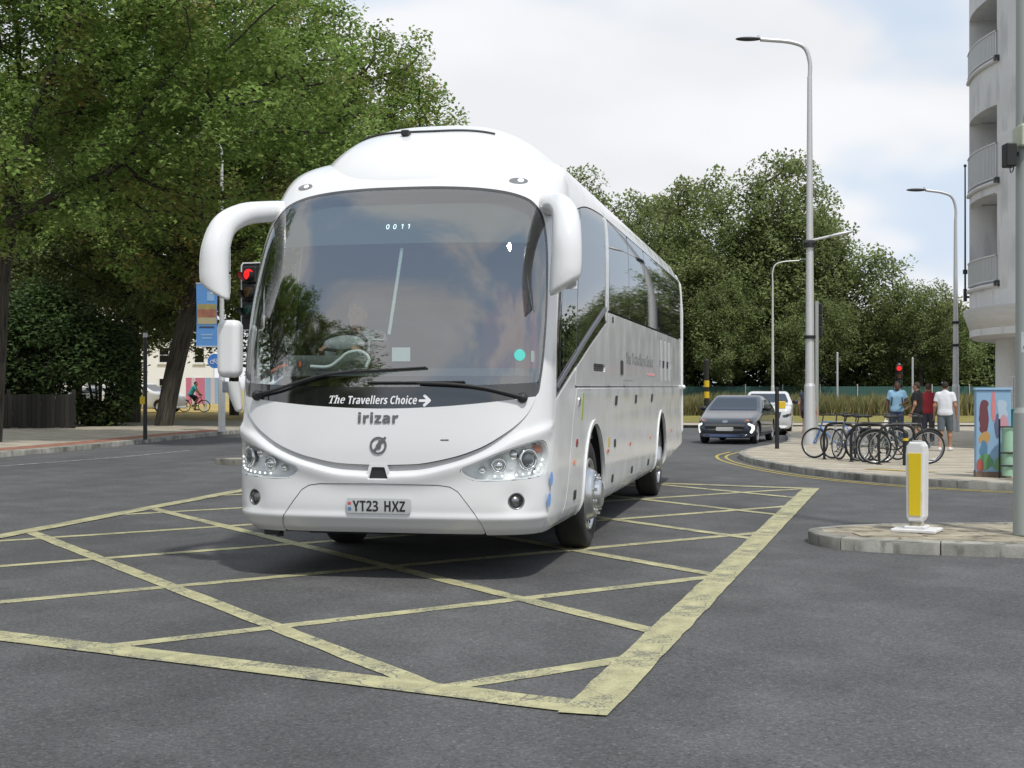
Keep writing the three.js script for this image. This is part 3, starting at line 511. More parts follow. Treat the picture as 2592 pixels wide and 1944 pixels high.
// front cap: bumper, pillars, brow
{
  const low = (s, v) => Math.max(Math.abs(s) - frontGap(v), v - 1.46);
  const pillar = (s, v) => Math.max(Math.abs(s) - 1.585, 1.44 - v, v - 3.3);
  const brow = (s, v) => Math.max(Math.abs(s) - 4.6, glassTop(Math.abs(s)) - v, 2.9 - v);
  const whole = union(low, pillar, brow), hoodCut = (s, v) => Math.max(smileLine(s, v) - GAP, v - 1.47, Math.abs(s) - 1.245);
  const f = minus(whole, grow(screenSDF, 0.008), hoodCut, grow(insertSDF, GAP), grow(lampSDF, 0.008), fogSDF, grow(polySDF(camPoly), 0.008));
  part(coach, 'front_cap', [patch(f, [-1.72, 1.72, 0.36, 1.52], 0.0115, nose, { thick: 0.03 }), patch(both(f, (s, v) => 1.515 - v), [-1.72, 1.72, 1.5, 3.58], 0.02, skin, { thick: 0.03 }), ...[-1, 1].map((k) => patch(f, k > 0 ? [1.715, 4.62, 2.85, 3.58] : [-4.62, -1.715, 2.85, 3.58], 0.04, skin, { thick: 0.03 }))], white);
  const lining = (s, v) => onSkin(s, v, -0.05).toArray();
  part(coach, 'cab_lining', [patch(minus(union(pillar, brow), grow(screenSDF, -0.01)), [-4.6, 4.6, 1.5, 3.56], 0.05, lining), patch((s, v) => Math.max(Math.abs(s) - frontGap(v), v - 1.42), [-1.6, 1.6, 0.40, 1.42], 0.05, (s, v) => onSkin(s, v, -0.16).toArray())], darkInside);
  part(coach, 'nose_panel', patch(both((s, v) => smileLine(s, v), (s, v) => Math.max(Math.abs(s) - 1.235, v - 1.46), (s, v) => -screenSDF(s, v) + 0.008), [-1.26, 1.26, 0.86, 1.47], 0.014, (s, v) => onSkin(s, v, 0.010).toArray(), { thick: 0.055 }), white);
  part(coach, 'bumper_insert', patch(both(insertSDF, (s, v) => 0.365 - v), [-0.92, 0.92, 0.36, 0.77], 0.014, (s, v) => onSkin(s, v, relief(s, v) - 0.004).toArray(), { thick: 0.03 }), white);
  part(coach, 'bumper_underside', patch((s, v) => Math.abs(s) - 1.38, [-1.4, 1.4, 0, 1], 0.05, (s, v) => { const p = skin(s, 0.365); return [p[0] * (1 - 0.35 * v), 0.362 - 0.03 * v, p[2] - v * 0.9]; }), blackPlastic);
  const cam = part(coach, 'radar_cover', patch(polySDF(camPoly), [-0.1, 0.1, 0.77, 0.91], 0.012, (s, v) => onSkin(s, v, 0.0).toArray(), { thick: 0.04 }), blackPlastic);
  part(coach, 'radar_surround', patch(minus(grow(polySDF(camPoly), 0.025), polySDF(camPoly)), [-0.13, 0.13, 0.75, 0.93], 0.01, (s, v) => onSkin(s, v, 0.012).toArray(), { thick: 0.05 }), white);
  const seal = part(coach, 'windscreen_seal', patch(minus(grow(screenSDF, 0.007), grow(screenSDF, -0.018)), [-1.4, 1.4, 1.3, 3.17], 0.016, (s, v) => onSkin(s, v, 0.001).toArray(), { thick: 0.03 }), blackGloss);
}
// windscreen with its black printed border
const bandTop = (s) => 1.50 + 0.035 * (s / 1.2) ** 2;
const glass = part(coach, 'windscreen', patch(both(grow(screenSDF, -0.012), (s, v) => bandTop(s) - v), [-1.4, 1.4, 1.3, 3.17], 0.03, skin), screenGlass);
const band = part(glass, 'black_glass_band', patch(both(grow(screenSDF, -0.012), (s, v) => v - bandTop(s)), [-1.4, 1.4, 1.3, 1.6], 0.02, skin), blackGloss);
part(glass, 'teal_disc_sticker', patch(discSDF(1.08, 1.745, 0.045), [1, 1.16, 1.68, 1.81], 0.008, (s, v) => onSkin(s, v, 0.004).toArray()), std({ color: lin(0.10, 0.62, 0.55), roughness: 0.5 }));
part(glass, 'pale_square_sticker', patch(boxSDF(1.19, 1.735, 0.018, 0.045, 0.01), [1.1, 1.25, 1.66, 1.81], 0.008, (s, v) => onSkin(s, v, 0.004).toArray()), std({ color: lin(0.30, 0.36, 0.35), roughness: 0.5 }));
function skinText(parent, name, text, font, size, s0, v0, { stretch = 1, slant = 0, off = 0.004, depth = 0.003, mat, curve = 4, turn = false } = {}) {
  const g = new TextGeometry(text, { font, size, depth, curveSegments: curve }); const p = g.attributes.position;
  for (let i = 0; i < p.count; i++) { const x = p.getX(i) * stretch + p.getY(i) * slant, y = p.getY(i), q = onSkin(s0 + x, v0 + y, off + p.getZ(i)); p.setXYZ(i, q.x, q.y, q.z); }
  g.computeVertexNormals(); return part(parent, name, g, mat);
}
const whitePrint = std({ color: lin(0.82, 0.82, 0.84), roughness: 0.5 }), greyPrint = std({ color: lin(0.17, 0.18, 0.18), roughness: 0.45, metalness: 0.6 });
skinText(band, 'lettering', 'The', serifBold, 0.060, -0.425, 1.372, { slant: 0.3, mat: whitePrint, stretch: 0.85 });
skinText(band, 'lettering', 'Travellers Choice', sansBold, 0.062, -0.265, 1.368, { slant: 0.14, mat: whitePrint, stretch: 0.78 });
part(band, 'arrow', patch(union(lineSDFw([[0.315, 1.395], [0.385, 1.395]], 0.010), lineSDFw([[0.352, 1.432], [0.392, 1.396], [0.352, 1.36]], 0.011)), [0.28, 0.43, 1.33, 1.46], 0.006, (s, v) => onSkin(s, v, 0.004).toArray()), whitePrint);
function lineSDFw(p, w) { const f = lineSDF(p); return (x, y) => f(x, y) - w; }
skinText(coach, 'maker_lettering', 'irizar', sansBold, 0.078, -0.178, 1.222, { mat: greyPrint, stretch: 1.22, depth: 0.008, off: 0.012 });
{ // round slashed badge
  const b = part(coach, 'round_badge', patch(union(minus(discSDF(0, 1.05, 0.066), discSDF(0, 1.05, 0.052)), lineSDFw([[-0.037, 1.003], [0.052, 1.108]], 0.009)), [-0.1, 0.1, 0.95, 1.15], 0.006, (s, v) => onSkin(s, v, 0.02).toArray(), { thick: 0.012 }), greyPrint);
  part(b, 'badge_figure', patch(polySDF(smoothLoop([[-0.012, 1.03], [0.012, 1.02], [0.022, 1.045], [0.014, 1.07], [0.024, 1.085], [0.004, 1.09], [-0.006, 1.065], [-0.020, 1.05]], 3)), [-0.05, 0.05, 1.0, 1.11], 0.006, (s, v) => onSkin(s, v, 0.018).toArray(), { thick: 0.01 }), greyPrint);
}
part(coach, 'sensor_slot', patch(boxSDF(0.52, 1.095, 0.032, 0.004), [0.47, 0.57, 1.08, 1.11], 0.004, (s, v) => onSkin(s, v, 0.0125).toArray()), blackPlastic);
{ // number plate
  const pl = part(coach, 'number_plate', patch(boxSDF(0.005, 0.588, 0.255, 0.056, 0.008), [-0.28, 0.29, 0.52, 0.66], 0.02, (s, v) => onSkin(s, v, 0.018).toArray(), { thick: 0.01 }), std({ color: lin(0.50, 0.52, 0.52), roughness: 0.5 }));
  for (const [word, s0] of [['YT23', -0.20], ['HXZ', 0.045]]) skinText(pl, 'registration_lettering', word, sansBold, 0.078, s0, 0.549, { stretch: 0.86, off: 0.0195, depth: 0.001, mat: std({ color: lin(0.02, 0.02, 0.02), roughness: 0.5 }) });
  part(pl, 'flag_patch', patch(boxSDF(-0.226, 0.606, 0.014, 0.010), [-0.25, -0.2, 0.58, 0.63], 0.006, (s, v) => onSkin(s, v, 0.0205).toArray()), std({ color: lin(0.55, 0.10, 0.12), roughness: 0.5 }));
  part(pl, 'country_patch', patch(boxSDF(-0.226, 0.565, 0.014, 0.012), [-0.25, -0.2, 0.54, 0.59], 0.006, (s, v) => onSkin(s, v, 0.0205).toArray()), std({ color: lin(0.13, 0.22, 0.40), roughness: 0.5 }));
}
// headlamps, fog lamps, roof markers
for (const k of [-1, 1]) {
  const one = (f) => (s, v) => f(Math.abs(s), v), lo = 0.6, hi = 1.45, B = k > 0 ? [lo, hi, 0.75, 1.12] : [-hi, -lo, 0.75, 1.12];
  const hl = part(coach, 'headlight', [patch(grow(lampSDF, 0.006), B, 0.014, (s, v) => onSkin(s, v, -0.085 - 0.03 * Math.cos((s) * 21) * Math.cos(v * 26)).toArray()), patch(minus(grow(lampSDF, 0.006), grow(lampSDF, -0.004)), B, 0.01, (s, v) => onSkin(s, v, relief(s, v) - 0.006).toArray(), { thick: 0.09 })], lampBowl);
  const at = (s, v, o) => onSkin(k * s, v, o + relief(s, v));
  const ball = (s, v, o, r, n = 18) => { const p = at(s, v, o), g = new THREE.SphereGeometry(r, n, 12); g.translate(p.x, p.y, p.z); return g; };
  const ring = (s, v, o, r, t) => { const p = at(s, v, o), q = at(s, v, o + 0.02), g = new THREE.TorusGeometry(r, t, 10, 28); g.applyQuaternion(new THREE.Quaternion().setFromUnitVectors(V3(0, 0, 1), q.clone().sub(p).normalize())); g.translate(p.x, p.y, p.z); return g; };
  part(hl, 'projector_ring', [ring(1.18, 0.945, -0.035, 0.072, 0.014), ring(0.93, 0.90, -0.05, 0.05, 0.012)], chrome);
  part(hl, 'projector_lens', ball(1.18, 0.945, -0.06, 0.055), phys({ color: lin(0.10, 0.11, 0.12), roughness: 0.03, clearcoat: 1 }));
  part(hl, 'reflector', [ball(0.93, 0.90, -0.075, 0.045), ball(0.80, 0.865, -0.07, 0.03), ball(1.06, 0.98, -0.08, 0.04)], chrome);
  part(hl, 'indicator_lens', patch(one(polySDF([[1.20, 1.05], [1.32, 1.06], [1.35, 1.0], [1.27, 0.99]])), B, 0.012, (s, v) => onSkin(s, v, relief(s, v) - 0.03).toArray()), phys({ color: lin(0.34, 0.14, 0.10), roughness: 0.2, clearcoat: 1 }));
  const beads = [[0.90, 0.822], [0.955, 0.823], [1.01, 0.825], [1.065, 0.829], [1.12, 0.835], [1.175, 0.842], [1.225, 0.852], [1.27, 0.87], [1.302, 0.90], [1.32, 0.94]];
  for (const [s, v] of beads) part(hl, 'led_lamp', ball(s, v, -0.014, 0.0085, 10), ledGlow);
  part(hl, 'lens_cover', patch(grow(lampSDF, -0.002), B, 0.02, (s, v) => onSkin(s, v, relief(s, v) + 0.001).toArray()), clearGlass);
  const fog = part(coach, 'fog_lamp', [ring(1.07, 0.63, -0.003, 0.062, 0.009), ball(1.07, 0.63, -0.05, 0.052)], dullChrome);
  part(fog, 'fog_glass', (() => { const p = at(1.07, 0.63, -0.008), q = at(1.07, 0.63, 0.012), g = new THREE.SphereGeometry(0.057, 20, 12); g.scale(1, 1, 0.25); g.applyQuaternion(new THREE.Quaternion().setFromUnitVectors(V3(0, 0, 1), q.sub(p).normalize())); g.translate(p.x, p.y, p.z); return g; })(), clearGlass);
  const mk = (sx, sy, o) => patch((s, v) => Math.hypot((Math.abs(s) - 1.02) / sx, (v - 3.185) / sy) * sy - sy, k > 0 ? [0.9, 1.15, 3.1, 3.27] : [-1.15, -0.9, 3.1, 3.27], 0.008, (s, v) => onSkin(s, v, o).toArray(), { thick: 0.012 });
  const ml = part(coach, 'roof_marker_lamp', mk(0.092, 0.026, 0.006), dullChrome); part(ml, 'marker_led', patch((s, v) => Math.hypot((Math.abs(s) - 1.02 - k * 0.02) / 0.03, (v - 3.185) / 0.013) * 0.013 - 0.013, k > 0 ? [0.9, 1.15, 3.1, 3.27] : [-1.15, -0.9, 3.1, 3.27], 0.005, (s, v) => onSkin(s, v, 0.011).toArray()), ledGlow);
}
// sides
const sideSkin = (k, out = 0) => (s, v) => { const belt = 0.014 * sstep(1.50, 1.485, v) * sstep(1.2, 1.46, v) ; const p = skin(k * s, v); const q = out + belt * sstep(2.2, 2.6, s); return [p[0] + k * q, p[1], p[2]]; };
for (const k of [-1, 1]) {
  const P = { thick: 0.03, flip: k < 0 }, flip = k < 0;
  const doorGap = pchip([0.30, 0.45, 0.57, 1.06, 1.5, 1.64], [1.93, 1.96, 2.06, 2.32, 2.53, 2.58]);
  const under = (s, v) => v - glassLow(s) + 0.012, base = both((s, v) => skirt(s) - v, (s, v) => s - REAR, under);
  // entrance door and the panels behind it
  const door = part(coach, 'entrance_door', patch(both((s, v) => frontGap(Math.min(v, 1.47)) + 0.012 - s, (s, v) => s - doorGap(v) + 0.008, base), [1.3, 2.75, 0.34, 1.72], 0.02, sideSkin(k), P), white);
  if (k > 0) {
    for (const [s, v] of [[1.45, 0.79], [1.42, 0.63]]) part(coach, 'blue_round_sticker', patch(both((x, y) => Math.hypot((x - s + 0.05) / 0.026, (y - v) / 0.055) * 0.04 - 0.04), [s - 0.12, s + 0.05, v - 0.08, v + 0.08], 0.01, (a, b) => onSkin(a, b, 0.024).toArray()), std({ color: lin(0.16, 0.32, 0.62), roughness: 0.5 }));
  }
  const side = both((s, v) => doorGap(v) + 0.008 - s, base, (s, v) => -arch(s, v));
  const upper = both(side, (s, v) => 1.506 - v), lower = both(side, (s, v) => v - 1.494);
  const cuts = [4.88, 6.78, 8.55, 9.30, 11.25], splits = (s) => Math.min(...cuts.map((c) => Math.abs(s - c)));
  const notch = (s, v) => 0.006 - splits(s), up2 = [4.70, 5.95, 9.4];
  const grills = union(boxSDF(4.02, 1.685, 0.40, 0.036, 0.01), boxSDF(10.73, 1.815, 0.83, 0.05, 0.01));
  part(coach, 'upper_side_panel', patch(both(upper, (s, v) => -grills(s, v), (s, v) => 0.004 - Math.min(...up2.map((c) => Math.abs(s - c)))), [1.9, 13.6, 1.48, 2.3], 0.05, sideSkin(k), { ...P, cellV: 0.02 }), white);
  const edges = [1.9, ...cuts, 13.6];
  for (let q = 0; q < edges.length - 1; q++) part(coach, 'luggage_flap', patch(both(lower, (s, v) => notch(s, v)), [edges[q], edges[q + 1], 0.34, 1.52], 0.035, sideSkin(k), { ...P, cellV: 0.022 }), white);
  for (const [cs, r] of [[3.69, 0.665], [10.13, 0.655]]) {
    part(coach, 'wheel_arch_lip', patch(both((s, v) => Math.abs(Math.hypot(s - cs, v - 0.5) - r - 0.012) - 0.02, (s, v) => skirt(s) - v), [cs - 0.75, cs + 0.75, 0.36, 1.25], 0.016, sideSkin(k, 0.012), P), white);
    const well = new THREE.CylinderGeometry(r + 0.06, r + 0.06, 0.62, 36, 1, true, 0, Math.PI); well.rotateZ(Math.PI / 2); well.translate(k * 0.95, 0.5, -0.85 - (cs - S1)); part(coach, 'wheel_well', well, blackPlastic);
  }
  // grilles with slats
  for (const [c, vv, hx, hy, n] of [[4.02, 1.685, 0.40, 0.036, 3], [10.73, 1.815, 0.83, 0.05, 4]]) {
    const gr = part(coach, 'air_grille', patch(boxSDF(c, vv, hx, hy, 0.01), [c - hx - 0.05, c + hx + 0.05, vv - 0.1, vv + 0.1], 0.03, sideSkin(k, -0.02), { flip, cellV: 0.015 }), blackPlastic);
    for (let q = 0; q < n; q++) part(gr, 'slat', patch(boxSDF(c, vv - hy + (q + 0.7) * 2 * hy / (n + 0.4), hx * 0.97, 0.006), [c - hx, c + hx, vv - 0.1, vv + 0.1], 0.05, sideSkin(k, -0.008), { flip, cellV: 0.008 }), std({ color: lin(0.05, 0.05, 0.052), roughness: 0.5 }));
  }
  // side glass: the door window and cab window are clear, the saloon glass is dark
  const inGlass = (s, v) => Math.max(glassLow(s) + 0.012 - v, v - glassTop(s) + 0.012);
  const cab = part(coach, 'cab_side_window', patch(both(inGlass, (s, v) => 1.60 - s, (s, v) => s - 2.62), [1.55, 2.7, 1.3, 3.2], 0.03, sideSkin(k, -0.004), { flip }), tintGlass);
  part(coach, 'door_window_post', patch(both(inGlass, (s, v) => Math.abs(s - 2.05 - (v < 2.5 ? 0 : 0)) - 0.03), [1.9, 2.2, 1.3, 3.2], 0.03, sideSkin(k, -0.02), { flip }), blackPlastic);
  part(coach, 'front_side_window', patch(both(inGlass, (s, v) => 2.63 - s, (s, v) => s - 4.50), [2.6, 4.55, 1.55, 3.25], 0.04, sideSkin(k, -0.002), { flip, thick: 0.01 }), darkGlass);
  part(coach, 'white_window_pillar', patch(both(inGlass, (s, v) => Math.abs(s - 4.64 + 0.06 * (3.2 - v)) - 0.09), [4.3, 4.95, 2.1, 3.25], 0.03, sideSkin(k, 0.006), P), white);
  const panes = [4.74, 6.42, 8.1, 9.78, 11.46, 13.47];
  for (let q = 0; q < 5; q++) part(coach, 'side_window', patch(both(inGlass, (s, v) => panes[q] + 0.012 - s, (s, v) => s - panes[q + 1] + 0.012), [panes[q] - 0.05, panes[q + 1] + 0.05, 2.2, 3.25], 0.06, sideSkin(k, 0.001), { flip, thick: 0.02 }), darkGlass);
  part(coach, 'window_backing', patch(both((s, v) => glassLow(s) - 0.02 - v, (s, v) => v - glassTop(s) - 0.02, (s, v) => 2.63 - s, (s, v) => s - REAR + 0.02), [2.6, 13.6, 1.5, 3.3], 0.08, sideSkin(k, -0.035), { flip }), blackPlastic);
  part(coach, 'diagonal_trim', patch((s, v) => Math.max(Math.abs(v - glassLow(s) - 0.09 - 0.02 * (s - 1.6)) - 0.021, 1.60 - s, s - 4.46), [1.55, 4.55, 1.4, 2.35], 0.02, sideSkin(k, 0.012), { flip, thick: 0.014 }), greyTrim);
  part(coach, 'roof_side', patch(both((s, v) => 4.606 - s, (s, v) => s - REAR, (s, v) => glassTop(s) - v), [4.55, 13.6, 3.15, 3.58], 0.1, (s, v) => { const p = skin(k * s, v), t = sstep(REAR - 0.9, REAR, s); return [p[0] * (1 - 0.10 * t * sstep(3.2, 3.58, v)), p[1] - 0.12 * t * t * sstep(3.2, 3.58, v), p[2]]; }, { flip, thick: 0.03, cellV: 0.03 }), white);
  // handles, markers, stickers
  const bit = (name, s, v, hx, hy, mat, out = 0.008, r = 0.004) => part(coach, name, patch(boxSDF(s, v, hx, hy, r), [s - hx - 0.03, s + hx + 0.03, v - hy - 0.03, v + hy + 0.03], Math.max(0.012, hx / 5), sideSkin(k, out), { flip, thick: 0.012, cellV: Math.max(0.01, hy / 5) }), mat);
  for (const s of [5.17, 6.95, 8.74]) bit('flap_handle', s, 1.36, 0.07, 0.05, blackPlastic);
  for (const [s, v] of [[5.11, 0.92], [4.96, 0.565], [6.66, 0.555], [8.43, 0.55], [2.51, 0.58]]) bit('flap_catch', s, v, 0.055, 0.04, blackPlastic);
  bit('door_handle', 5.72, 1.71, 0.10, 0.075, blackPlastic); bit('lock_cover', 2.68, 1.37, 0.05, 0.035, chrome); bit('emergency_valve_label', 2.9, 1.33, 0.035, 0.12, std({ color: lin(0.30, 0.42, 0.03), roughness: 0.6 }), 0.003);
  for (const s of [2.47, 4.57, 6.45, 8.63, 11.6]) bit('side_marker_lamp', s, 0.86, 0.055, 0.018, orangeLens);
  bit('round_reflector', 2.6, 1.02, 0.05, 0.034, redLens, 0.006, 0.03); bit('yellow_label', 4.66, 0.95, 0.05, 0.05, std({ color: lin(0.55, 0.4, 0.06), roughness: 0.6 }), 0.003); bit('fuel_label', 6.3, 1.585, 0.45, 0.012, std({ color: lin(0.34, 0.36, 0.34), roughness: 0.6 }), 0.003);
  bit('window_button', 5.0, 2.19, 0.04, 0.03, blackPlastic, 0.006); bit('pink_sticker', 8.75, 1.66, 0.5, 0.016, std({ color: lin(0.75, 0.35, 0.36), roughness: 0.6 }), 0.003);
  for (const s of [10.15, 10.75, 11.35]) bit('vertical_vent', s, 1.86, 0.10, 0.29, std({ color: lin(0.50, 0.52, 0.53), roughness: 0.5 }), 0.0035);
  if (k > 0) { // faint grey lettering on the flank
    skinText(coach, 'side_lettering', 'The Travellers Choice', sansBold, 0.135, 6.1, 1.76, { stretch: 1.5, off: 0.004, depth: 0.002, mat: std({ color: lin(0.30, 0.31, 0.31), roughness: 0.5 }), curve: 2 });
  }
  // wheels
  for (const [cs, hub] of [[3.69, 1], [10.13, 0]]) {
    const z = -0.85 - (cs - S1), wheel = new THREE.Group(); wheel.name = 'wheel'; wheel.position.set(k * 1.25, 0.5, z); wheel.rotation.z = k > 0 ? -Math.PI / 2 : Math.PI / 2; coach.add(wheel);   // +y is outward
    const tyre = new THREE.LatheGeometry([[0.30, -0.28], [0.44, -0.285], [0.485, -0.26], [0.5, -0.22], [0.5, -0.05], [0.487, -0.012], [0.45, 0.004], [0.40, 0.002], [0.335, -0.012], [0.30, -0.04]].map((p) => new THREE.Vector2(...p)), 48); part(wheel, 'tyre', tyre, rubber);
    const rimP = hub ? [[0.335, -0.012], [0.328, 0.004], [0.315, -0.006], [0.30, -0.035], [0.25, -0.02], [0.225, 0.03], [0.21, 0.055], [0.15, 0.06], [0.135, 0.06], [0.128, 0.10], [0.10, 0.118], [0.0, 0.122]] : [[0.335, -0.012], [0.328, 0.004], [0.31, -0.01], [0.295, -0.10], [0.25, -0.13], [0.2, -0.13], [0.19, -0.02], [0.165, 0.035], [0.10, 0.05], [0, 0.052]];
    const rim = part(wheel, 'rim', new THREE.LatheGeometry(rimP.map((p) => new THREE.Vector2(...p)).reverse(), 48), alloy);
    const nuts = []; for (let q = 0; q < 10; q++) { const a = q / 10 * Math.PI * 2; nuts.push(cyl(0.017, 0.015, 0.04, Math.cos(a) * 0.175, hub ? 0.05 : -0.125, Math.sin(a) * 0.175, 8)); } for (const g of nuts) part(wheel, 'wheel_nut', g, chrome);
    const holes = []; for (let q = 0; q < 10; q++) { const a = (q + 0.5) / 10 * Math.PI * 2, g = new THREE.CylinderGeometry(0.024, 0.024, 0.006, 14); g.rotateZ(-0.25 * 0); g.translate(Math.cos(a) * 0.272, -0.018, Math.sin(a) * 0.272); holes.push(g); } if (hub) for (const g of holes) part(wheel, 'rim_hole', g, blackPlastic);
  }
}
{ // roof, rear, underside, pod
  const ring = []; for (let s = -REAR; s <= REAR; s += 0.18) ring.push(skin(s, 3.578)); ring.push(skin(REAR, 3.578));
  const sh = new THREE.Shape(ring.map((p) => new THREE.Vector2(p[0], p[2]))), g = new THREE.ShapeGeometry(sh); const p = g.attributes.position;
  for (let i = 0; i < p.count; i++) { const x = p.getX(i), z = p.getY(i); p.setXYZ(i, x, 3.514, z); } g.computeVertexNormals(); part(coach, 'roof', g, white);
  const prof = [[-1.2, 0.6], [1.2, 0.6], [1.29, 0.8], [1.29, 2.7], [1.26, 3.15], [1.185, 3.3], [1.0, 3.38], [0.8, 3.4], [-0.8, 3.4], [-1.0, 3.38], [-1.185, 3.3], [-1.26, 3.15], [-1.29, 2.7], [-1.29, 0.8]];
  const rg = extrude(prof, 0.03, 0.02); rg.translate(0, 0, -12.54); part(coach, 'rear_panel', rg, white);
  for (const k of [-1, 1]) { const tl = part(coach, 'tail_marker', new THREE.SphereGeometry(0.035, 14, 10), phys({ color: lin(0.8, 0.8, 0.82), roughness: 0.1, clearcoat: 1 })); tl.position.set(k * 1.32, 1.50, -12.45); }
  part(coach, 'underfloor', [box(2.3, 0.28, 11.6, 0, 0.62, -6.4), box(0.9, 0.2, 1.2, 0, 0.45, -2.6), box(1.0, 0.22, 1.3, 0, 0.45, -9.1), box(1.5, 0.1, 0.4, 0, 0.36, -0.75)], blackPlastic);
  part(coach, 'axle', [rod([-1.0, 0.5, -2.653], [1.0, 0.5, -2.653], 0.09, 12), rod([-1.0, 0.5, -9.095], [1.0, 0.5, -9.095], 0.12, 12), new THREE.SphereGeometry(0.28, 16, 12).translate(0, 0.48, -9.095)], blackPlastic);
  part(coach, 'tow_eye_bracket', [box(0.14, 0.06, 0.1, -0.98, 0.345, -0.34, 0.015), cyl(0.03, 0.03, 0.07, -0.93, 0.30, -0.34)], blackPlastic);
  // air-conditioning fairing with a smooth dome
  const P = [], I = [], T = [], nr = 40, na = 96, podY = 3.30, zc = -2.55;
  for (let r = 0; r <= nr; r++) for (let a = 0; a < na; a++) {
    const q = (r / nr) ** 0.7, t = a / na * 2 * Math.PI, c = Math.cos(t), s = Math.sin(t), ex = 2 / 3.2, x = Math.sign(c) * Math.abs(c) ** ex * q * 1.17, zz = Math.sign(s) * Math.abs(s) ** ex * q, z = zc + zz * (zz > 0 ? 1.78 : 2.6);
    P.push(x, podY - 0.06 - 0.11 * Math.max(0, zz) ** 2 + 0.65 * Math.max(0, 1 - q ** 3) ** 0.75 - 0.05 * x * x, z); T.push(x, z);
    if (r < nr) { const A = r * na + a, B = r * na + (a + 1) % na; I.push(A, A + na, B, B, A + na, B + na); }
  }
  let pg = new THREE.BufferGeometry(); pg.setAttribute('position', new THREE.Float32BufferAttribute(P, 3)); pg.setAttribute('uv', new THREE.Float32BufferAttribute(T, 2)); pg.setIndex(I); pg.computeVertexNormals();
  const pod = part(coach, 'roof_fairing', pg, white);
  const podTop = (x, z) => { const zz = (z - zc) / (z > zc ? 1.78 : 2.6), q = (Math.abs(x / 1.17) ** 3.2 + Math.abs(zz) ** 3.2) ** (1 / 3.2); return podY - 0.06 - 0.11 * Math.max(0, zz) ** 2 + 0.65 * Math.max(0, 1 - q ** 3) ** 0.75 - 0.05 * x * x; };
  const seam = []; for (let x = -0.62; x <= 0.6; x += 0.06) { const z = -1.40 - 0.42 * (x * x); seam.push([x, podTop(x, z) + 0.004, z]); } part(pod, 'fairing_seam', tube(seam, 0.013, 6, 60), blackPlastic);
  part(pod, 'roof_camera', [box(0.07, 0.05, 0.09, -0.16, podTop(-0.16, -1.33) + 0.02, -1.33, 0.012)], blackPlastic);
}
// mirrors, wipers, cab of the coach
function earMirror(k) {
  const path = [[1.08, 3.0, -1.08, 0.10], [1.23, 2.97, -0.76, 0.09], [1.335, 2.915, -0.52, 0.095], [1.405, 2.805, -0.33, 0.105], [1.43, 2.62, -0.22, 0.115], [1.43, 2.42, -0.19, 0.118], [1.405, 2.18, -0.19, 0.105]];
  const spine = new THREE.CatmullRomCurve3(path.map((p) => V3(k * p[0], p[1], p[2])), false, 'centripetal'), thickness = pchip(path.map((_, q) => q / 6), path.map((p) => p[3])), beads = Array.from({ length: 121 }, (_, q) => [spine.getPoint(q / 120), thickness(q / 120)]);
  const f = (x, y, z) => { let d = 9; for (const [p, r] of beads) d = Math.min(d, Math.hypot(x - p.x, y - p.y, (z - p.z)) - r); return smax(smax(d, z - 0.02 - 0.5 * (2.6 - y) * 0.1, 0.05) * 1, (2.20 + 0.62 * (Math.abs(x) - 1.33) - y) * 0.85, 0.03); };
  const m = part(coach, 'ear_mirror', solid(f, [Math.min(k * 0.85, k * 1.62), 2.1, -1.22], [Math.max(k * 0.85, k * 1.62), 3.12, 0.08], 0.016), white);
  part(m, 'mirror_glass', [box(0.17, 0.34, 0.01, k * 1.415, 2.60, -0.285, 0.004), box(0.17, 0.16, 0.01, k * 1.415, 2.33, -0.285, 0.004)], chrome);
}
earMirror(1); earMirror(-1);
{ // small wide-angle mirror low on the driver's side
  const R = (x, y, z) => { const w = 0.098 - 0.02 * sstep(1.7, 1.4, y), qx = Math.abs(x + 1.365) - w + 0.06, qy = Math.abs(y - 1.81) - 0.235 + 0.06, qz = Math.abs(z + 0.36) - 0.08 + 0.06; return Math.hypot(Math.max(qx, 0), Math.max(qy, 0), Math.max(qz, 0)) + Math.min(Math.max(qx, qy, qz), 0) - 0.06; };
  const m = part(coach, 'lower_mirror', solid(R, [-1.5, 1.52, -0.5], [-1.2, 2.1, -0.2], 0.012), white);
  part(m, 'mirror_bracket', solid(cone([-1.36, 1.56, -0.37], [-1.31, 1.33, -0.40], 0.07, 0.035), [-1.5, 1.25, -0.5], [-1.2, 1.54, -0.25], 0.012), white);
  part(m, 'mirror_glass', box(0.14, 0.36, 0.008, -1.365, 1.82, -0.444, 0.003), chrome);
  part(m, 'bracket_notch', box(0.045, 0.09, 0.02, -1.385, 1.50, -0.305, 0.008), greyTrim);
}
for (const [name, arm, blade] of [['wiper', [[-1.04, 1.43], [-0.85, 1.47], [-0.66, 1.53], [-0.46, 1.585], [-0.2, 1.615]], [[-0.52, 1.60], [-0.1, 1.62], [0.36, 1.645]]], ['wiper', [[1.10, 1.415], [0.95, 1.455], [0.82, 1.485], [0.62, 1.51], [0.3, 1.525]], [[0.66, 1.535], [0.3, 1.53], [-0.10, 1.53]]]]) {
  const w = part(coach, name, tube(arm.map(([s, v]) => onSkin(s, v, 0.05)), 0.0125, 8), blackPlastic);
  part(w, 'wiper_blade', tube(blade.map(([s, v]) => onSkin(s, v, 0.028)), 0.0095, 6), rubber); part(w, 'wiper_pivot', (() => { const p = onSkin(...arm[0], 0.02), g = new THREE.SphereGeometry(0.042, 14, 10); g.translate(p.x, p.y, p.z); return g; })(), blackPlastic);
}
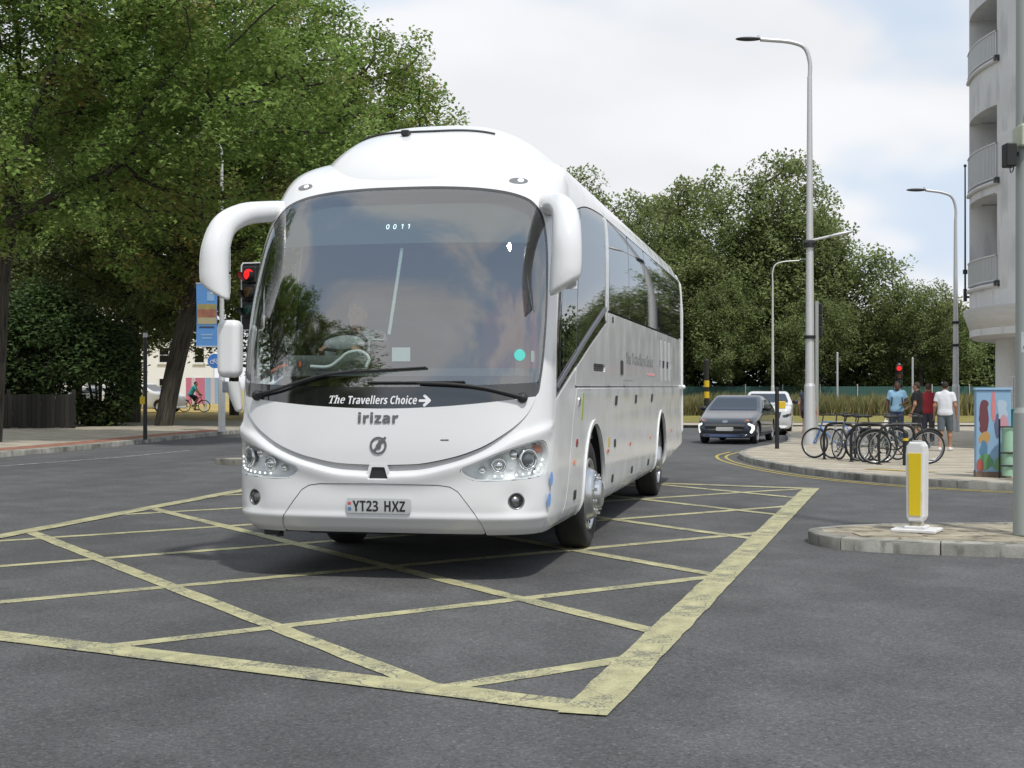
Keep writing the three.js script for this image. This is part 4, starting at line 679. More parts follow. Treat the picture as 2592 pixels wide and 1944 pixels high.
{ // cab
  const dash = part(coach, 'dashboard', [patch((s) => Math.abs(s) - 1.22, [-1.25, 1.25, 0, 1], 0.05, (s, w) => { const a = onSkin(s, 1.60, -0.06), z = lerp(a.z, -1.02, w); return [lerp(a.x, clamp(s, -1.15, 1.15), w), lerp(1.585, 1.66, sstep(0, 0.5, w)) - 0.02 * w, z]; }), box(2.3, 0.62, 0.05, 0, 1.34, -1.02)], darkInside);
  part(dash, 'instrument_hood', solid((x, y, z) => Math.hypot(Math.max(Math.abs(x + 0.62) - 0.30, 0), Math.max(Math.abs(y - 1.67) - 0.03, 0), Math.max(Math.abs(z + 0.72) - 0.14, 0)) - 0.06, [-1.05, 1.55, -0.95], [-0.2, 1.8, -0.45], 0.02), std({ color: lin(0.10, 0.11, 0.11), roughness: 0.8 }));
  part(dash, 'ticket_machine', [box(0.13, 0.20, 0.12, -0.18, 1.78, -0.62, 0.015), box(0.07, 0.05, 0.06, -0.19, 1.92, -0.63, 0.01)], std({ color: lin(0.06, 0.045, 0.045), roughness: 0.6 }));
  part(dash, 'paper_notice', box(0.15, 0.11, 0.004, 0.06, 1.76, -0.42), std({ color: lin(0.62, 0.70, 0.72), roughness: 0.8 }));
  part(dash, 'white_cable_loop', tube([[-0.70, 1.665, -0.42], [-0.55, 1.665, -0.44], [-0.47, 1.72, -0.46], [-0.40, 1.775, -0.47], [-0.29, 1.785, -0.47], [-0.22, 1.73, -0.46], [-0.24, 1.66, -0.45]], 0.014, 8, 60), std({ color: lin(0.75, 0.78, 0.78), roughness: 0.5 }));
  part(dash, 'orange_lanyard', tube([[-1.05, 1.62, -0.45], [-0.98, 1.67, -0.5], [-0.9, 1.68, -0.55], [-0.83, 1.70, -0.52], [-0.80, 1.66, -0.44]], 0.011, 6, 40), std({ color: lin(0.6, 0.12, 0.05), roughness: 0.7 }));
  const wheel = new THREE.TorusGeometry(0.225, 0.018, 10, 44); wheel.rotateX(-0.95); wheel.translate(-0.62, 1.83, -0.93); const spokes = [[-0.2, 0], [0.2, 0], [0, -0.2]].map(([a, b]) => rod([-0.62, 1.80, -0.95], [-0.62 + a, 1.83 + b * Math.cos(0.95), -0.93 - b * Math.sin(0.95) * -1], 0.016, 6));
  part(coach, 'steering_wheel', [wheel, ...spokes, rod([-0.62, 1.80, -0.95], [-0.62, 1.55, -0.80], 0.04, 10)], std({ color: lin(0.03, 0.03, 0.032), roughness: 0.6 }));
  part(coach, 'sun_blind', patch((s, v) => Math.max(Math.abs(s) - 1.24, 2.70 - v, v - 3.06), [-1.3, 1.3, 2.66, 3.1], 0.05, (s, v) => onSkin(s * 0.97, v, -0.10).toArray()), std({ color: lin(0.05, 0.062, 0.062), roughness: 0.9 }));
  const clock = part(coach, 'led_clock_display', [[-0.115, '0'], [-0.055, '0'], [0.01, '1'], [0.065, '1']].map(([s, t]) => { const g = new TextGeometry(t, { font: sansReg, size: 0.042, depth: 0.002, curveSegments: 3 }), p = g.attributes.position; for (let i = 0; i < p.count; i++) { const q = onSkin(s + p.getX(i), 2.825 + p.getY(i), -0.09 + p.getZ(i)); p.setXYZ(i, q.x, q.y, q.z); } return g; }), std({ color: 0x000000, emissive: lin(0.8, 1, 1), emissiveIntensity: 1.6 }));
  part(coach, 'white_handrail', rod([0.03, 2.62, -0.55], [-0.10, 1.93, -0.62], 0.014, 10), std({ color: lin(0.72, 0.80, 0.78), roughness: 0.4 }));
  part(coach, 'cab_floor', [box(2.4, 0.04, 4.2, 0, 1.02, -2.9), box(2.1, 0.04, 3.2, 0, 3.06, -3.4), box(2.4, 2.2, 0.04, 0, 2.05, -5.0)], greyInside);
  const seat = (x, z, mat, nm) => { const s = part(coach, nm, [box(0.48, 0.14, 0.46, x, 1.36, z, 0.05), box(0.48, 0.75, 0.14, x, 1.78, z - 0.26, 0.06), box(0.28, 0.22, 0.10, x, 2.24, z - 0.28, 0.04)], mat); part(s, 'seat_base', box(0.3, 0.3, 0.3, x, 1.16, z), blackPlastic); };
  seat(-0.62, -1.50, std({ color: lin(0.05, 0.06, 0.09), roughness: 0.95 }), 'driver_seat');
  const red = std({ color: lin(0.22, 0.02, 0.025), roughness: 0.9 }); seat(0.72, -1.25, red, 'courier_seat');
  for (const z of [-2.7, -3.5, -4.3]) for (const x of [-0.85, -0.38, 0.38, 0.85]) seat(x, z, std({ color: lin(0.06, 0.07, 0.11), roughness: 0.95 }), 'passenger_seat');
}
{ // the driver, seated at the wheel
  const c = Math.cos(-0.203), s = Math.sin(-0.203), lx = -0.62, lz = -1.42;
  person('coach driver in a pale shirt seated behind the steering wheel', { pos: [-1.027 + c * lx + s * lz, 0.50, -10.75 - s * lx + c * lz], turn: -0.203, h: 1.75, skin: 'fair', hair: lin(0.16, 0.14, 0.12), shirt: { color: lin(0.78, 0.82, 0.84), sleeve: 0.9, name: 'shirt' }, legs: { color: lin(0.03, 0.035, 0.05) }, shoes: lin(0.02, 0.02, 0.02),
    pose: { shR: [-0.19, 1.42, 0.02], shL: [0.19, 1.42, 0.02], elR: [-0.27, 1.22, 0.18], elL: [0.27, 1.22, 0.18], wrR: [-0.19, 1.30, 0.41], wrL: [0.19, 1.30, 0.41], hpR: [-0.10, 0.94, 0.03], hpL: [0.10, 0.94, 0.03], knR: [-0.13, 0.98, 0.44], knL: [0.13, 0.98, 0.44], anR: [-0.13, 0.62, 0.52], anL: [0.13, 0.62, 0.52] } });
}
// ---------------------------------------------------------------- street furniture
const galv = std({ color: lin(0.60, 0.61, 0.62), metalness: 0.35, roughness: 0.45 });
const greyPost = std({ color: lin(0.36, 0.39, 0.37), metalness: 0.2, roughness: 0.6 });
const darkMetal = std({ color: lin(0.03, 0.033, 0.035), roughness: 0.5 });
const blackPaint = std({ color: lin(0.012, 0.012, 0.013), roughness: 0.55 });
const yellowPaint = std({ color: lin(0.62, 0.42, 0.02), roughness: 0.55 });
const gY = (x, d) => ground(x, d);
function lamppost(label, [x, d, y], H, { arm = 1.6, side = -1, tail = null, r = 1, lantern = true, group, bands = [] } = {}) {
  const o = thing('street_lamp', label, 'street lamp', [x, y, -d], 0, group);
  part(o, 'column', [cyl(0.125 * r, 0.115 * r, 1.6, 0, 0, 0), cyl(0.115 * r, 0.095 * r, 0.08, 0, 1.6, 0), cyl(0.095 * r, 0.05 * r, H - 2.7, 0, 1.68, 0)], galv);
  const top = H - 1.05; part(o, 'arm', tube([[0, top - 0.1, 0], [0, top + 0.45, 0], [side * 0.14, top + 0.82, 0], [side * 0.45, top + 0.96, 0], [side * arm, top + 1.05, 0]], 0.045 * r, 10, 40), galv);
  const head = part(o, 'lantern', solid((px, py, pz) => { const X = (px - side * (arm + 0.33)) / 0.36, Y = (py - top - 1.06) / 0.055, Z = pz / 0.13; return (Math.hypot(X, Y, Z) - 1) * 0.055; }, [Math.min(side * (arm - 0.1), side * (arm + 0.75)), top + 0.95, -0.2], [Math.max(side * (arm - 0.1), side * (arm + 0.75)), top + 1.2, 0.2], 0.02), darkMetal);
  part(head, 'photocell', cyl(0.04, 0.03, 0.07, side * (arm + 0.05), top + 1.09, 0), galv);
  for (const b of bands) part(o, 'clamp_band', cyl(0.125 * r, 0.125 * r, 0.09, 0, b, 0), blackPaint);
  if (tail) { const [ty, len, rise] = tail; const t = part(o, 'low_arm', rod([0, ty, 0], [len * 0.45, ty + rise * 0.45, 0.1], 0.035), galv); part(t, 'low_lantern', solid((px, py, pz) => { const u = px - len * 0.72, w = py - ty - rise * 0.72, c = Math.cos(Math.atan2(rise, len)), s = Math.sin(Math.atan2(rise, len)), a = u * c + w * s, b = -u * s + w * c; return (Math.hypot(a / (len * 0.32), b / 0.05, (pz - 0.12) / 0.12) - 1) * 0.05; }, [len * 0.3, ty - 0.15, -0.1], [len * 1.15, ty + rise + 0.15, 0.35], 0.02), galv); part(o, 'bracket', box(0.30, 0.1, 0.22, -0.02, ty - 0.03, 0, 0.02), darkMetal); }
  return o;
}
lamppost('tall grey street lamp rising from the corner pavement beside the parked bicycles', [8.15, 38.3, gY(8.15, 38.3) + 0.12], 11.1, { arm: 1.35, r: 1.3, tail: [5.58, 1.15, 0.25], bands: [2.9, 5.4] });
lamppost('tall grey street lamp behind the walking people, next to the corner building', [15.6, 49.2, gY(15.6, 49) + 0.12], 8.5, { arm: 1.05, r: 1.1, bands: [3.8, 3.0] });
lamppost('distant slim street lamp behind the white car at the side road', [13.6, 73, -0.1], 8.2, { arm: 1.4, side: 1, r: 0.8 });
lamppost('grey street lamp carrying a blue banner under the left trees', [-8.98, 43.3, 0.12], 9.2, { arm: 1.4, r: 0.9, side: -1 });
{ // banner and round sign on that lamp
  const o = thing('street_banner', 'blue vertical banner with a picture panel hung from the left lamp post', 'banner', [-9.42, 2.75, -43.2]);
  const blue = std({ color: lin(0.10, 0.27, 0.60), roughness: 0.7 });
  part(o, 'banner_cloth', extrude([[-0.33, 0], [0.33, 0], [0.31, 0.95], [0.33, 1.95], [-0.33, 1.95], [-0.31, 0.95]], 0.01), blue);
  part(o, 'picture_panel', box(0.58, 0.62, 0.006, 0.01, 1.0, 0.016), std({ roughness: 0.7, map: dataTex(64, (x, y) => { const n = tfbm(x, y, 4, 3, 77); return y > 0.72 ? [120 + 60 * n, 124 + 30 * n, 90] : y > 0.32 ? [150 + 60 * (n - 0.5), 100 + 50 * (n - 0.5), 80] : [168, 160, 130]; }) }));
  part(o, 'text_strip', [box(0.46, 0.05, 0.006, 0.0, 0.60, 0.016)], std({ color: lin(0.06, 0.07, 0.1) })); part(o, 'small_text', [box(0.36, 0.04, 0.006, 0, 0.36, 0.016), box(0.3, 0.04, 0.006, 0, 0.26, 0.016)], std({ color: lin(0.3, 0.45, 0.65) })); part(o, 'pale_flourish', box(0.22, 0.28, 0.006, 0.12, 1.55, 0.016), std({ color: lin(0.25, 0.42, 0.68) }));
  for (const y of [0.0, 1.95]) part(o, 'banner_arm', rod([-0.34, y, 0.005], [0.42, y, 0.005], 0.018), galv);
  const s = thing('cycle_route_sign', 'small round blue cycle sign fixed to the banner lamp post', 'sign', [-9.15, 2.30, -43.1]);
  const g = new THREE.CylinderGeometry(0.225, 0.225, 0.012, 32); g.rotateX(Math.PI / 2); part(s, 'sign_disc', g, std({ color: lin(0.05, 0.20, 0.60), roughness: 0.5 }));
  part(s, 'bicycle_symbol', [-1, 1].map((e) => new THREE.TorusGeometry(0.055, 0.010, 6, 20).translate(e * 0.085, -0.03, 0.01)).concat([rod([-0.085, -0.03, 0.01], [-0.02, 0.06, 0.01], 0.008, 5), rod([-0.02, 0.06, 0.01], [0.07, 0.06, 0.01], 0.008, 5), rod([0.07, 0.06, 0.01], [0.085, -0.03, 0.01], 0.008, 5), rod([-0.02, 0.06, 0.01], [0.0, -0.03, 0.01], 0.008, 5)]), std({ color: lin(0.8, 0.8, 0.82) }));
}
// traffic signal heads
function signal(label, [x, d, y], turn, H, { lit = null, back = true, group } = {}) {
  const o = thing('traffic_signal', label, 'traffic signal', [x, y, -d], turn, group);
  part(o, 'pole', cyl(0.057, 0.057, H, 0, 0, -0.12), greyPost);
  if (back) part(o, 'backing_board', extrude([[-0.24, -0.08], [-0.20, -0.12], [0.20, -0.12], [0.24, -0.08], [0.24, 1.12], [0.20, 1.16], [-0.20, 1.16], [-0.24, 1.12]], 0.012).translate(0, H - 1.15, -0.01), blackPaint), part(o, 'white_border', extrude([[-0.26, -0.08], [-0.22, -0.14], [0.22, -0.14], [0.26, -0.08], [0.26, 1.12], [0.22, 1.18], [-0.22, 1.18], [-0.26, 1.12]], 0.008, 0, [[[-0.235, -0.07], [-0.235, 1.11], [-0.20, 1.155], [0.20, 1.155], [0.235, 1.11], [0.235, -0.07], [0.20, -0.115], [-0.20, -0.115]]]).translate(0, H - 1.15, 0.006), std({ color: lin(0.7, 0.7, 0.7) }));
  ['red', 'amber', 'green'].forEach((c, q) => {
    const cy = H - 0.22 - q * 0.34, h = part(o, 'signal_housing', box(0.30, 0.32, 0.16, 0, cy, 0.08, 0.03), blackPaint), on = lit === c;
    const lens = new THREE.CylinderGeometry(0.105, 0.105, 0.02, 24); lens.rotateX(Math.PI / 2); lens.translate(0, cy, 0.165);
    part(h, c + '_signal_lens', lens, std({ color: { red: lin(0.12, 0.01, 0.01), amber: lin(0.1, 0.05, 0.01), green: lin(0.01, 0.06, 0.04) }[c], roughness: 0.3, emissive: on ? lin(1, 0.02, 0.02) : lin(0, 0, 0), emissiveIntensity: on ? 0.75 : 0 }));
    const hood = new THREE.CylinderGeometry(0.125, 0.125, 0.2, 20, 1, true, -Math.PI * 0.62, Math.PI * 1.24); hood.rotateX(-Math.PI / 2); hood.rotateZ(Math.PI); hood.translate(0, cy, 0.25); part(h, 'visor', hood, blackPaint);
    if (on) { const l = new THREE.PointLight(0xff1008, 0.03); l.position.set(0, cy, 0.24); l.castShadow = true; o.add(l); }
  });
  return o;
}
signal('traffic signal showing red beside the coach mirror', [-4.98, 26.9, 0.12], -0.35, 3.75, { lit: 'red' });
signal('traffic signal head seen from behind next to the tall right lamp', [8.98, 41.2, -0.08], Math.PI - 0.3, 4.1, { back: false });
signal('far traffic signal showing red above the person in the light blue top', [16.6, 60, -0.08], -0.25, 2.6, { lit: 'red', back: false });
{ // keep-left bollard on the island
  const o = thing('traffic_bollard', 'white traffic bollard with a yellow face on the foreground island', 'bollard', [3.87, 0.118, -13.38], -0.5);
  const wp = std({ color: lin(0.74, 0.74, 0.75), roughness: 0.5, map: dataTex(128, (x, y, i, j) => { const s = sstep(0.55, 0.8, tfbm(x, y, 6, 4, 91)) * 26; const b = 246 - s + (hash3(i, j, 2) - 0.5) * 10; return [b, b * 0.995, b * 0.985]; }) });
  const g = extrude([[-0.05, 0.12], [0.05, 0.12], [0.065, 0.15], [0.072, 0.74], [0.066, 0.81], [0.045, 0.84], [-0.045, 0.84], [-0.066, 0.81], [-0.072, 0.74], [-0.065, 0.15]], 0.17, 0.018); g.translate(0, 0, -0.105); part(o, 'shell', g, wp);
  part(o, 'yellow_face', extrude([[-0.052, 0.16], [0.052, 0.16], [0.058, 0.75], [-0.058, 0.75]], 0.006, 0.002).translate(0, 0, 0.084), std({ color: lin(0.70, 0.52, 0.01), roughness: 0.42 }));
  part(o, 'top_cap', box(0.08, 0.012, 0.10, 0, 0.863, -0.02, 0.005), std({ color: lin(0.35, 0.36, 0.36), roughness: 0.5 }));
  part(o, 'neck', [cyl(0.075, 0.06, 0.13, 0, 0.02, 0, 16)], std({ color: lin(0.36, 0.34, 0.26), roughness: 0.85 })); part(o, 'base_plate', [box(0.42, 0.035, 0.36, 0, 0.017, 0, 0.012), box(0.2, 0.03, 0.2, 0, 0.045, 0, 0.012)], wp);
}
{ // near pole at the right edge
  const o = thing('signal_pole', 'thick grey-green pole at the right edge with a number plate and detector', 'pole', [4.80, 0.118, -13.1], 0);
  part(o, 'lower_column', [cyl(0.108, 0.104, 1.14, 0, 0, 0, 28), cyl(0.104, 0.084, 0.05, 0, 1.14, 0, 28)], greyPost); part(o, 'upper_column', cyl(0.084, 0.070, 7.2, 0, 1.19, 0, 28), greyPost);
  part(o, 'access_door', [box(0.09, 0.5, 0.02, 0.03, 0.62, 0.1, 0.006)], std({ color: lin(0.24, 0.27, 0.24), roughness: 0.6 }));
  const pl = part(o, 'number_label', new THREE.CylinderGeometry(0.0835, 0.0835, 0.19, 20, 1, true, -0.75, 1.0).translate(0, 1.80, 0), std({ color: lin(0.55, 0.58, 0.56), roughness: 0.6 }));
  for (const [t, y] of [['1', 1.825], ['4', 1.735]]) { const g = new TextGeometry(t, { font: sansReg, size: 0.06, depth: 0.002, curveSegments: 3 }); g.translate(-0.022, 0, 0); g.rotateY(-0.25); g.translate(-0.0215, y, 0.0835); part(pl, 'numeral', g, blackPaint); }
  const bx = part(o, 'junction_box', box(0.36, 0.21, 0.26, 0.10, 3.72, 0.02, 0.02), std({ color: lin(0.52, 0.55, 0.42), roughness: 0.6 })); part(bx, 'antenna', rod([-0.02, 3.82, 0.1], [-0.02, 3.95, 0.1], 0.006, 6), darkMetal); part(bx, 'bracket', tube([[0, 3.60, 0.09], [0.06, 3.55, 0.12], [0.12, 3.60, 0.1]], 0.02, 8), darkMetal);
  const dt = part(o, 'detector_head', box(0.10, 0.22, 0.14, -0.165, 3.54, 0.06, 0.015), blackPaint); part(dt, 'detector_bracket', rod([-0.13, 3.56, 0.05], [-0.05, 3.56, 0.02], 0.02, 8), darkMetal); part(dt, 'drip_cable', tube([[-0.16, 3.44, 0.06], [-0.15, 3.38, 0.06], [-0.13, 3.40, 0.06], [-0.12, 3.46, 0.05]], 0.005, 6, 20), darkMetal);
}
function post(label, [x, d, y], H, r, mat, bands = [], category = 'post', name = 'post') { const o = thing(name, label, category, [x, y, -d]); part(o, 'shaft', [cyl(r, r * 0.95, H, 0, 0, 0, 16), new THREE.SphereGeometry(r * 0.95, 14, 8).translate(0, H, 0)], mat); for (const [a, b, m] of bands) part(o, 'band', cyl(r * 1.04, r * 1.04, b - a, 0, a, 0, 16), m); return o; }
const paleBand = std({ color: lin(0.45, 0.46, 0.48), roughness: 0.5 });
const bp = post('slim black post on the left pavement kerb in front of the trees', [-9.62, 36.7, 0.12], 2.8, 0.055, blackPaint, [[2.68, 2.8, paleBand]]); part(bp, 'push_button_box', box(0.12, 0.2, 0.12, -0.05, 1.03, 0.07, 0.015), yellowPaint);
const cp = post('black signal post with a yellow box at the kerb tip by the grey car', [6.78, 35.8, gY(6.78, 35.8) + 0.12], 1.52, 0.055, blackPaint); part(cp, 'push_button_box', box(0.17, 0.19, 0.13, 0.12, 1.12, 0.02, 0.02), yellowPaint);
post('yellow-banded post at the far left edge beside the trunk', [-13.02, 34.2, 0.12], 3.4, 0.06, blackPaint, [[0.95, 1.6, yellowPaint], [1.75, 2.3, yellowPaint]]);
post('black post with yellow bands across the side road behind the coach', [10.5, 75.5, -0.1], 3.0, 0.14, blackPaint, [[1.0, 1.35, yellowPaint], [1.6, 1.95, yellowPaint]]);
post('first pale slim post in the verge right of the tall lamp', [18.6, 80, -0.06], 3.5, 0.06, paleBand); post('second pale slim post in the verge behind the people', [22.9, 80, -0.06], 3.2, 0.06, paleBand);
{ // cabinets at the kerb
  const o = thing('street_cabinet', 'light blue street cabinet painted with a colourful mural near the kerb', 'cabinet', [7.62, gY(7.6, 22) + 0.12, -22.2], -0.25);
  const blue = std({ color: lin(0.26, 0.42, 0.60), roughness: 0.6 }); part(o, 'case', [box(0.52, 1.30, 0.42, 0, 0.72, 0, 0.01), box(0.56, 0.04, 0.46, 0, 1.39, 0, 0.01)], blue);
  part(o, 'plinth', box(0.54, 0.09, 0.44, 0, 0.045, 0), std({ color: lin(0.18, 0.13, 0.10), roughness: 0.9 }));
  const blobs = [[-0.14, 0.95, 0.07, 0.28, lin(0.16, 0.05, 0.06)], [-0.13, 0.62, 0.08, 0.10, lin(0.5, 0.30, 0.10)], [-0.15, 0.42, 0.06, 0.14, lin(0.10, 0.22, 0.34)], [-0.11, 0.25, 0.09, 0.16, lin(0.13, 0.30, 0.14)], [0.0, 1.12, 0.03, 0.22, lin(0.62, 0.22, 0.22)], [0.13, 1.05, 0.07, 0.20, lin(0.42, 0.52, 0.62)], [0.16, 0.85, 0.06, 0.13, lin(0.55, 0.28, 0.34)], [0.06, 0.80, 0.04, 0.18, lin(0.12, 0.13, 0.22)], [-0.20, 0.18, 0.05, 0.10, lin(0.40, 0.10, 0.08)], [0.12, 0.22, 0.11, 0.12, lin(0.18, 0.34, 0.16)]];
  blobs.forEach(([x, y, rx, ry, c], q) => part(o, 'mural_patch', patch((u, v) => (Math.hypot((u - x) / rx, (v - y) / ry) - 1 + 0.5 * (noise3(u * 14, v * 12, q) - 0.5)) * Math.min(rx, ry), [-0.255, 0.255, 0.1, 1.36], 0.018, (u, v) => [u, v, 0.2115 + q * 0.0006]), std({ color: c, roughness: 0.65 })));
  const w = thing('waste_cylinder_rack', 'pale green upright cylinders held in a black frame beside the mural cabinet', 'rack', [7.72, gY(7.7, 21.6) + 0.12, -21.72], -0.25);
  part(w, 'green_cylinder', [cyl(0.115, 0.115, 0.36, 0, 0.42, 0, 24)], std({ color: lin(0.34, 0.55, 0.40), roughness: 0.4 })); part(w, 'green_cylinder', [cyl(0.115, 0.115, 0.38, 0, 0.04, 0, 24)], std({ color: lin(0.34, 0.55, 0.40), roughness: 0.4 }));
  for (const e of [-1, 1]) part(w, 'frame_post', rod([e * 0.15, 0, 0.05], [e * 0.15, 0.92, 0.05], 0.014), blackPaint); for (const y of [0.40, 0.80, 0.2]) part(w, 'frame_rail', rod([-0.15, y, 0.13], [0.15, y, 0.13], 0.013), blackPaint);
  const t = thing('street_cabinet', 'teal street cabinet half hidden behind the mural cabinet', 'cabinet', [8.35, gY(8.3, 23) + 0.12, -23.2], -0.2); part(t, 'case', [box(0.62, 1.02, 0.42, 0, 0.53, 0, 0.012), box(0.66, 0.05, 0.46, 0, 1.06, 0, 0.012)], std({ color: lin(0.04, 0.26, 0.24), roughness: 0.55 })); part(t, 'door_line', box(0.012, 0.9, 0.006, 0.02, 0.53, 0.212), std({ color: lin(0.015, 0.09, 0.09) }));
  const p = thing('notice_board', 'white framed poster in orange and black above the teal cabinet', 'poster', [8.42, gY(8.4, 23) + 1.02, -22.85], -0.2); part(p, 'board', box(0.36, 0.42, 0.03, 0, 0.25, 0, 0.005), std({ color: lin(0.66, 0.66, 0.64), roughness: 0.6 })); part(p, 'orange_print', box(0.2, 0.16, 0.004, 0.03, 0.25, 0.018), std({ color: lin(0.68, 0.22, 0.06) })); part(p, 'black_print', [box(0.06, 0.22, 0.004, -0.11, 0.22, 0.018), box(0.1, 0.07, 0.004, 0.05, 0.12, 0.021)], std({ color: lin(0.04, 0.05, 0.04) })); part(p, 'red_print', box(0.08, 0.06, 0.004, 0.11, 0.40, 0.018), std({ color: lin(0.55, 0.08, 0.07) })); part(p, 'stand', rod([0, -0.9, -0.02], [0, 0.1, -0.02], 0.018), blackPaint);
  const gq = thing('service_pillar', 'grey service pillar with white notices behind the near pole', 'cabinet', [7.72, gY(7.7, 20.9) + 0.12, -20.95], -0.15); part(gq, 'case', box(0.26, 0.72, 0.22, 0, 0.36, 0, 0.012), std({ color: lin(0.33, 0.33, 0.30), roughness: 0.8 })); part(gq, 'notice', box(0.1, 0.14, 0.004, -0.03, 0.56, 0.113), whitePrint); part(gq, 'notice', box(0.1, 0.30, 0.004, -0.03, 0.30, 0.113), whitePrint); part(gq, 'notice_print', [0.22, 0.30, 0.38].map((y) => box(0.045, 0.03, 0.003, -0.03, y, 0.1165)), blackPaint);
}
// bicycles on the rack
function bicycle(label, [x, d, y], turn, frameColor, { lean = 0.06, steer = 0, basket = false, fat = 1 } = {}) {
  const o = thing('bicycle', label, 'bicycle', [x, y, -d], turn, 'bicycles at the corner rack'); o.rotation.order = 'YXZ'; o.rotation.x = lean;
  const fm = phys({ color: frameColor, roughness: 0.35, clearcoat: 0.6 });
  const R = 0.335, wb = 0.53;
  for (const e of [-1, 1]) { const w = part(o, 'wheel', new THREE.TorusGeometry(R - 0.018, 0.018 * fat, 8, 44).translate(e * wb, R, 0), rubber); part(w, 'rim', new THREE.TorusGeometry(R - 0.042, 0.009, 6, 40).translate(e * wb, R, 0), alloy); part(w, 'spokes', Array.from({ length: 18 }, (_, q) => { const a = q / 18 * 2 * Math.PI + 0.1; return rod([e * wb, R, (q & 1 ? 1 : -1) * 0.025], [e * wb + Math.cos(a) * (R - 0.045), R + Math.sin(a) * (R - 0.045), 0], 0.0018, 4); }), alloy); part(w, 'hub', (() => { const g = new THREE.CylinderGeometry(0.022, 0.022, 0.09, 10); g.rotateX(Math.PI / 2); g.translate(e * wb, R, 0); return g; })(), dullChrome); }
  const bb = [-0.08, 0.28, 0], st = [-0.20, 0.80, 0], hd = [0.36, 0.80, 0], hb = [0.40, 0.68, 0];
  part(o, 'frame', [rod(bb, st, 0.017), rod(st, hd, 0.017), rod(bb, hb, 0.020), rod(hd, hb, 0.02), ...[-1, 1].flatMap((e) => [rod(bb, [-wb, R, e * 0.05], 0.011), rod([-0.19, 0.76, 0], [-wb, R, e * 0.05], 0.010), rod(hb, [wb, R, e * 0.05], 0.013)])], fm);
  part(o, 'saddle', [rod(st, [-0.23, 0.93, 0], 0.013), solid((px, py, pz) => (Math.hypot((px + 0.23) / 0.14, (py - 0.945) / 0.035, pz / lerp(0.075, 0.025, sstep(-0.3, -0.12, px))) - 1) * 0.03, [-0.42, 0.88, -0.12], [-0.05, 1.0, 0.12], 0.014)], blackPlastic);
  part(o, 'handlebar', [rod(hd, [0.34, 0.96, 0], 0.014), tube([[0.24, 0.99, -0.29], [0.33, 0.98, -0.2], [0.38, 0.96, 0], [0.33, 0.98, 0.2], [0.24, 0.99, 0.29]], 0.013, 8, 30)], darkMetal);
  part(o, 'crankset', [new THREE.TorusGeometry(0.085, 0.010, 6, 24).translate(bb[0], bb[1], 0.045), rod([bb[0], bb[1], 0.06], [bb[0] + 0.12, bb[1] - 0.12, 0.06], 0.010), rod([bb[0], bb[1], -0.06], [bb[0] - 0.12, bb[1] + 0.12, -0.06], 0.010), box(0.09, 0.02, 0.07, bb[0] + 0.12, bb[1] - 0.12, 0.1), box(0.09, 0.02, 0.07, bb[0] - 0.12, bb[1] + 0.12, -0.1)], darkMetal);
  for (const e of [-1, 1]) { const g = new THREE.TorusGeometry(R + 0.02, 0.022, 4, 24, Math.PI * 0.55); g.rotateZ(e > 0 ? 0.5 : 0.8); g.scale(1, 1, 1.1); g.translate(e * wb, R, 0); if (basket || e < 0) part(o, 'mudguard', g, blackPlastic); }
  if (basket) part(o, 'basket', [0, 1, 2, 3].map((q) => { const g = new THREE.TorusGeometry(0.16, 0.006, 4, 20); g.rotateX(Math.PI / 2); g.translate(0.52, 0.74 + q * 0.06, 0); return g; }).concat(Array.from({ length: 12 }, (_, q) => { const a = q / 12 * 6.283; return rod([0.52 + Math.cos(a) * 0.16, 0.74, Math.sin(a) * 0.16], [0.52 + Math.cos(a) * 0.16, 0.93, Math.sin(a) * 0.16], 0.005, 4); })), blackPaint);
  return o;
}
const by = (x, d) => gY(x, d) + 0.122;
const blk = lin(0.015, 0.015, 0.017);
bicycle('blue bicycle with a pale front wheel at the left end of the rack', [7.05, 30.5, by(7, 30.5)], Math.PI - 0.75, lin(0.06, 0.17, 0.45), { lean: 0.08, fat: 1.2 });
bicycle('white-framed bicycle second from the left end of the rack', [7.25, 30.0, by(7.2, 30)], Math.PI - 1.0, lin(0.62, 0.64, 0.66), { lean: -0.06 });
bicycle('small grey bicycle turned end-on in the middle of the rack', [7.1, 29.3, by(7.1, 29.3)], Math.PI - 1.3, lin(0.18, 0.19, 0.2), { lean: 0.05 });
bicycle('black bicycle with a front basket behind the middle stand', [7.75, 29.6, by(7.7, 29.6)], 0.45, blk, { lean: -0.07, basket: true });
bicycle('black bicycle seen side-on nearest the yellow bollard', [7.72, 27.75, by(7.7, 27.75)], 0.0, blk, { lean: 0.05 });
bicycle('dark green bicycle parked just behind the side-on black bicycle', [8.05, 28.6, by(8, 28.6)], Math.PI + 0.25, lin(0.02, 0.06, 0.045), { lean: -0.05 });
[['black bicycle stand at the left end of the rack', 7.0, 29.9, -0.7], ['black bicycle stand in the middle of the rack', 7.35, 28.8, -0.4], ['black bicycle stand at the right end by the side-on bicycle', 7.55, 27.45, 0.1]].forEach(([l, x, d, t]) => { const o = thing('bicycle_stand', l, 'bicycle stand', [x, by(x, d), -d], t, 'bicycle stands at the corner'); part(o, 'hoop', tube([[-0.36, 0, 0], [-0.36, 0.55, 0], [-0.30, 0.72, 0], [-0.2, 0.77, 0], [0.2, 0.77, 0], [0.30, 0.72, 0], [0.36, 0.55, 0], [0.36, 0, 0]], 0.03, 8, 60), blackPaint); for (const e of [-1, 1]) part(o, 'foot_plate', cyl(0.06, 0.06, 0.012, e * 0.36, 0, 0, 16), blackPaint); });
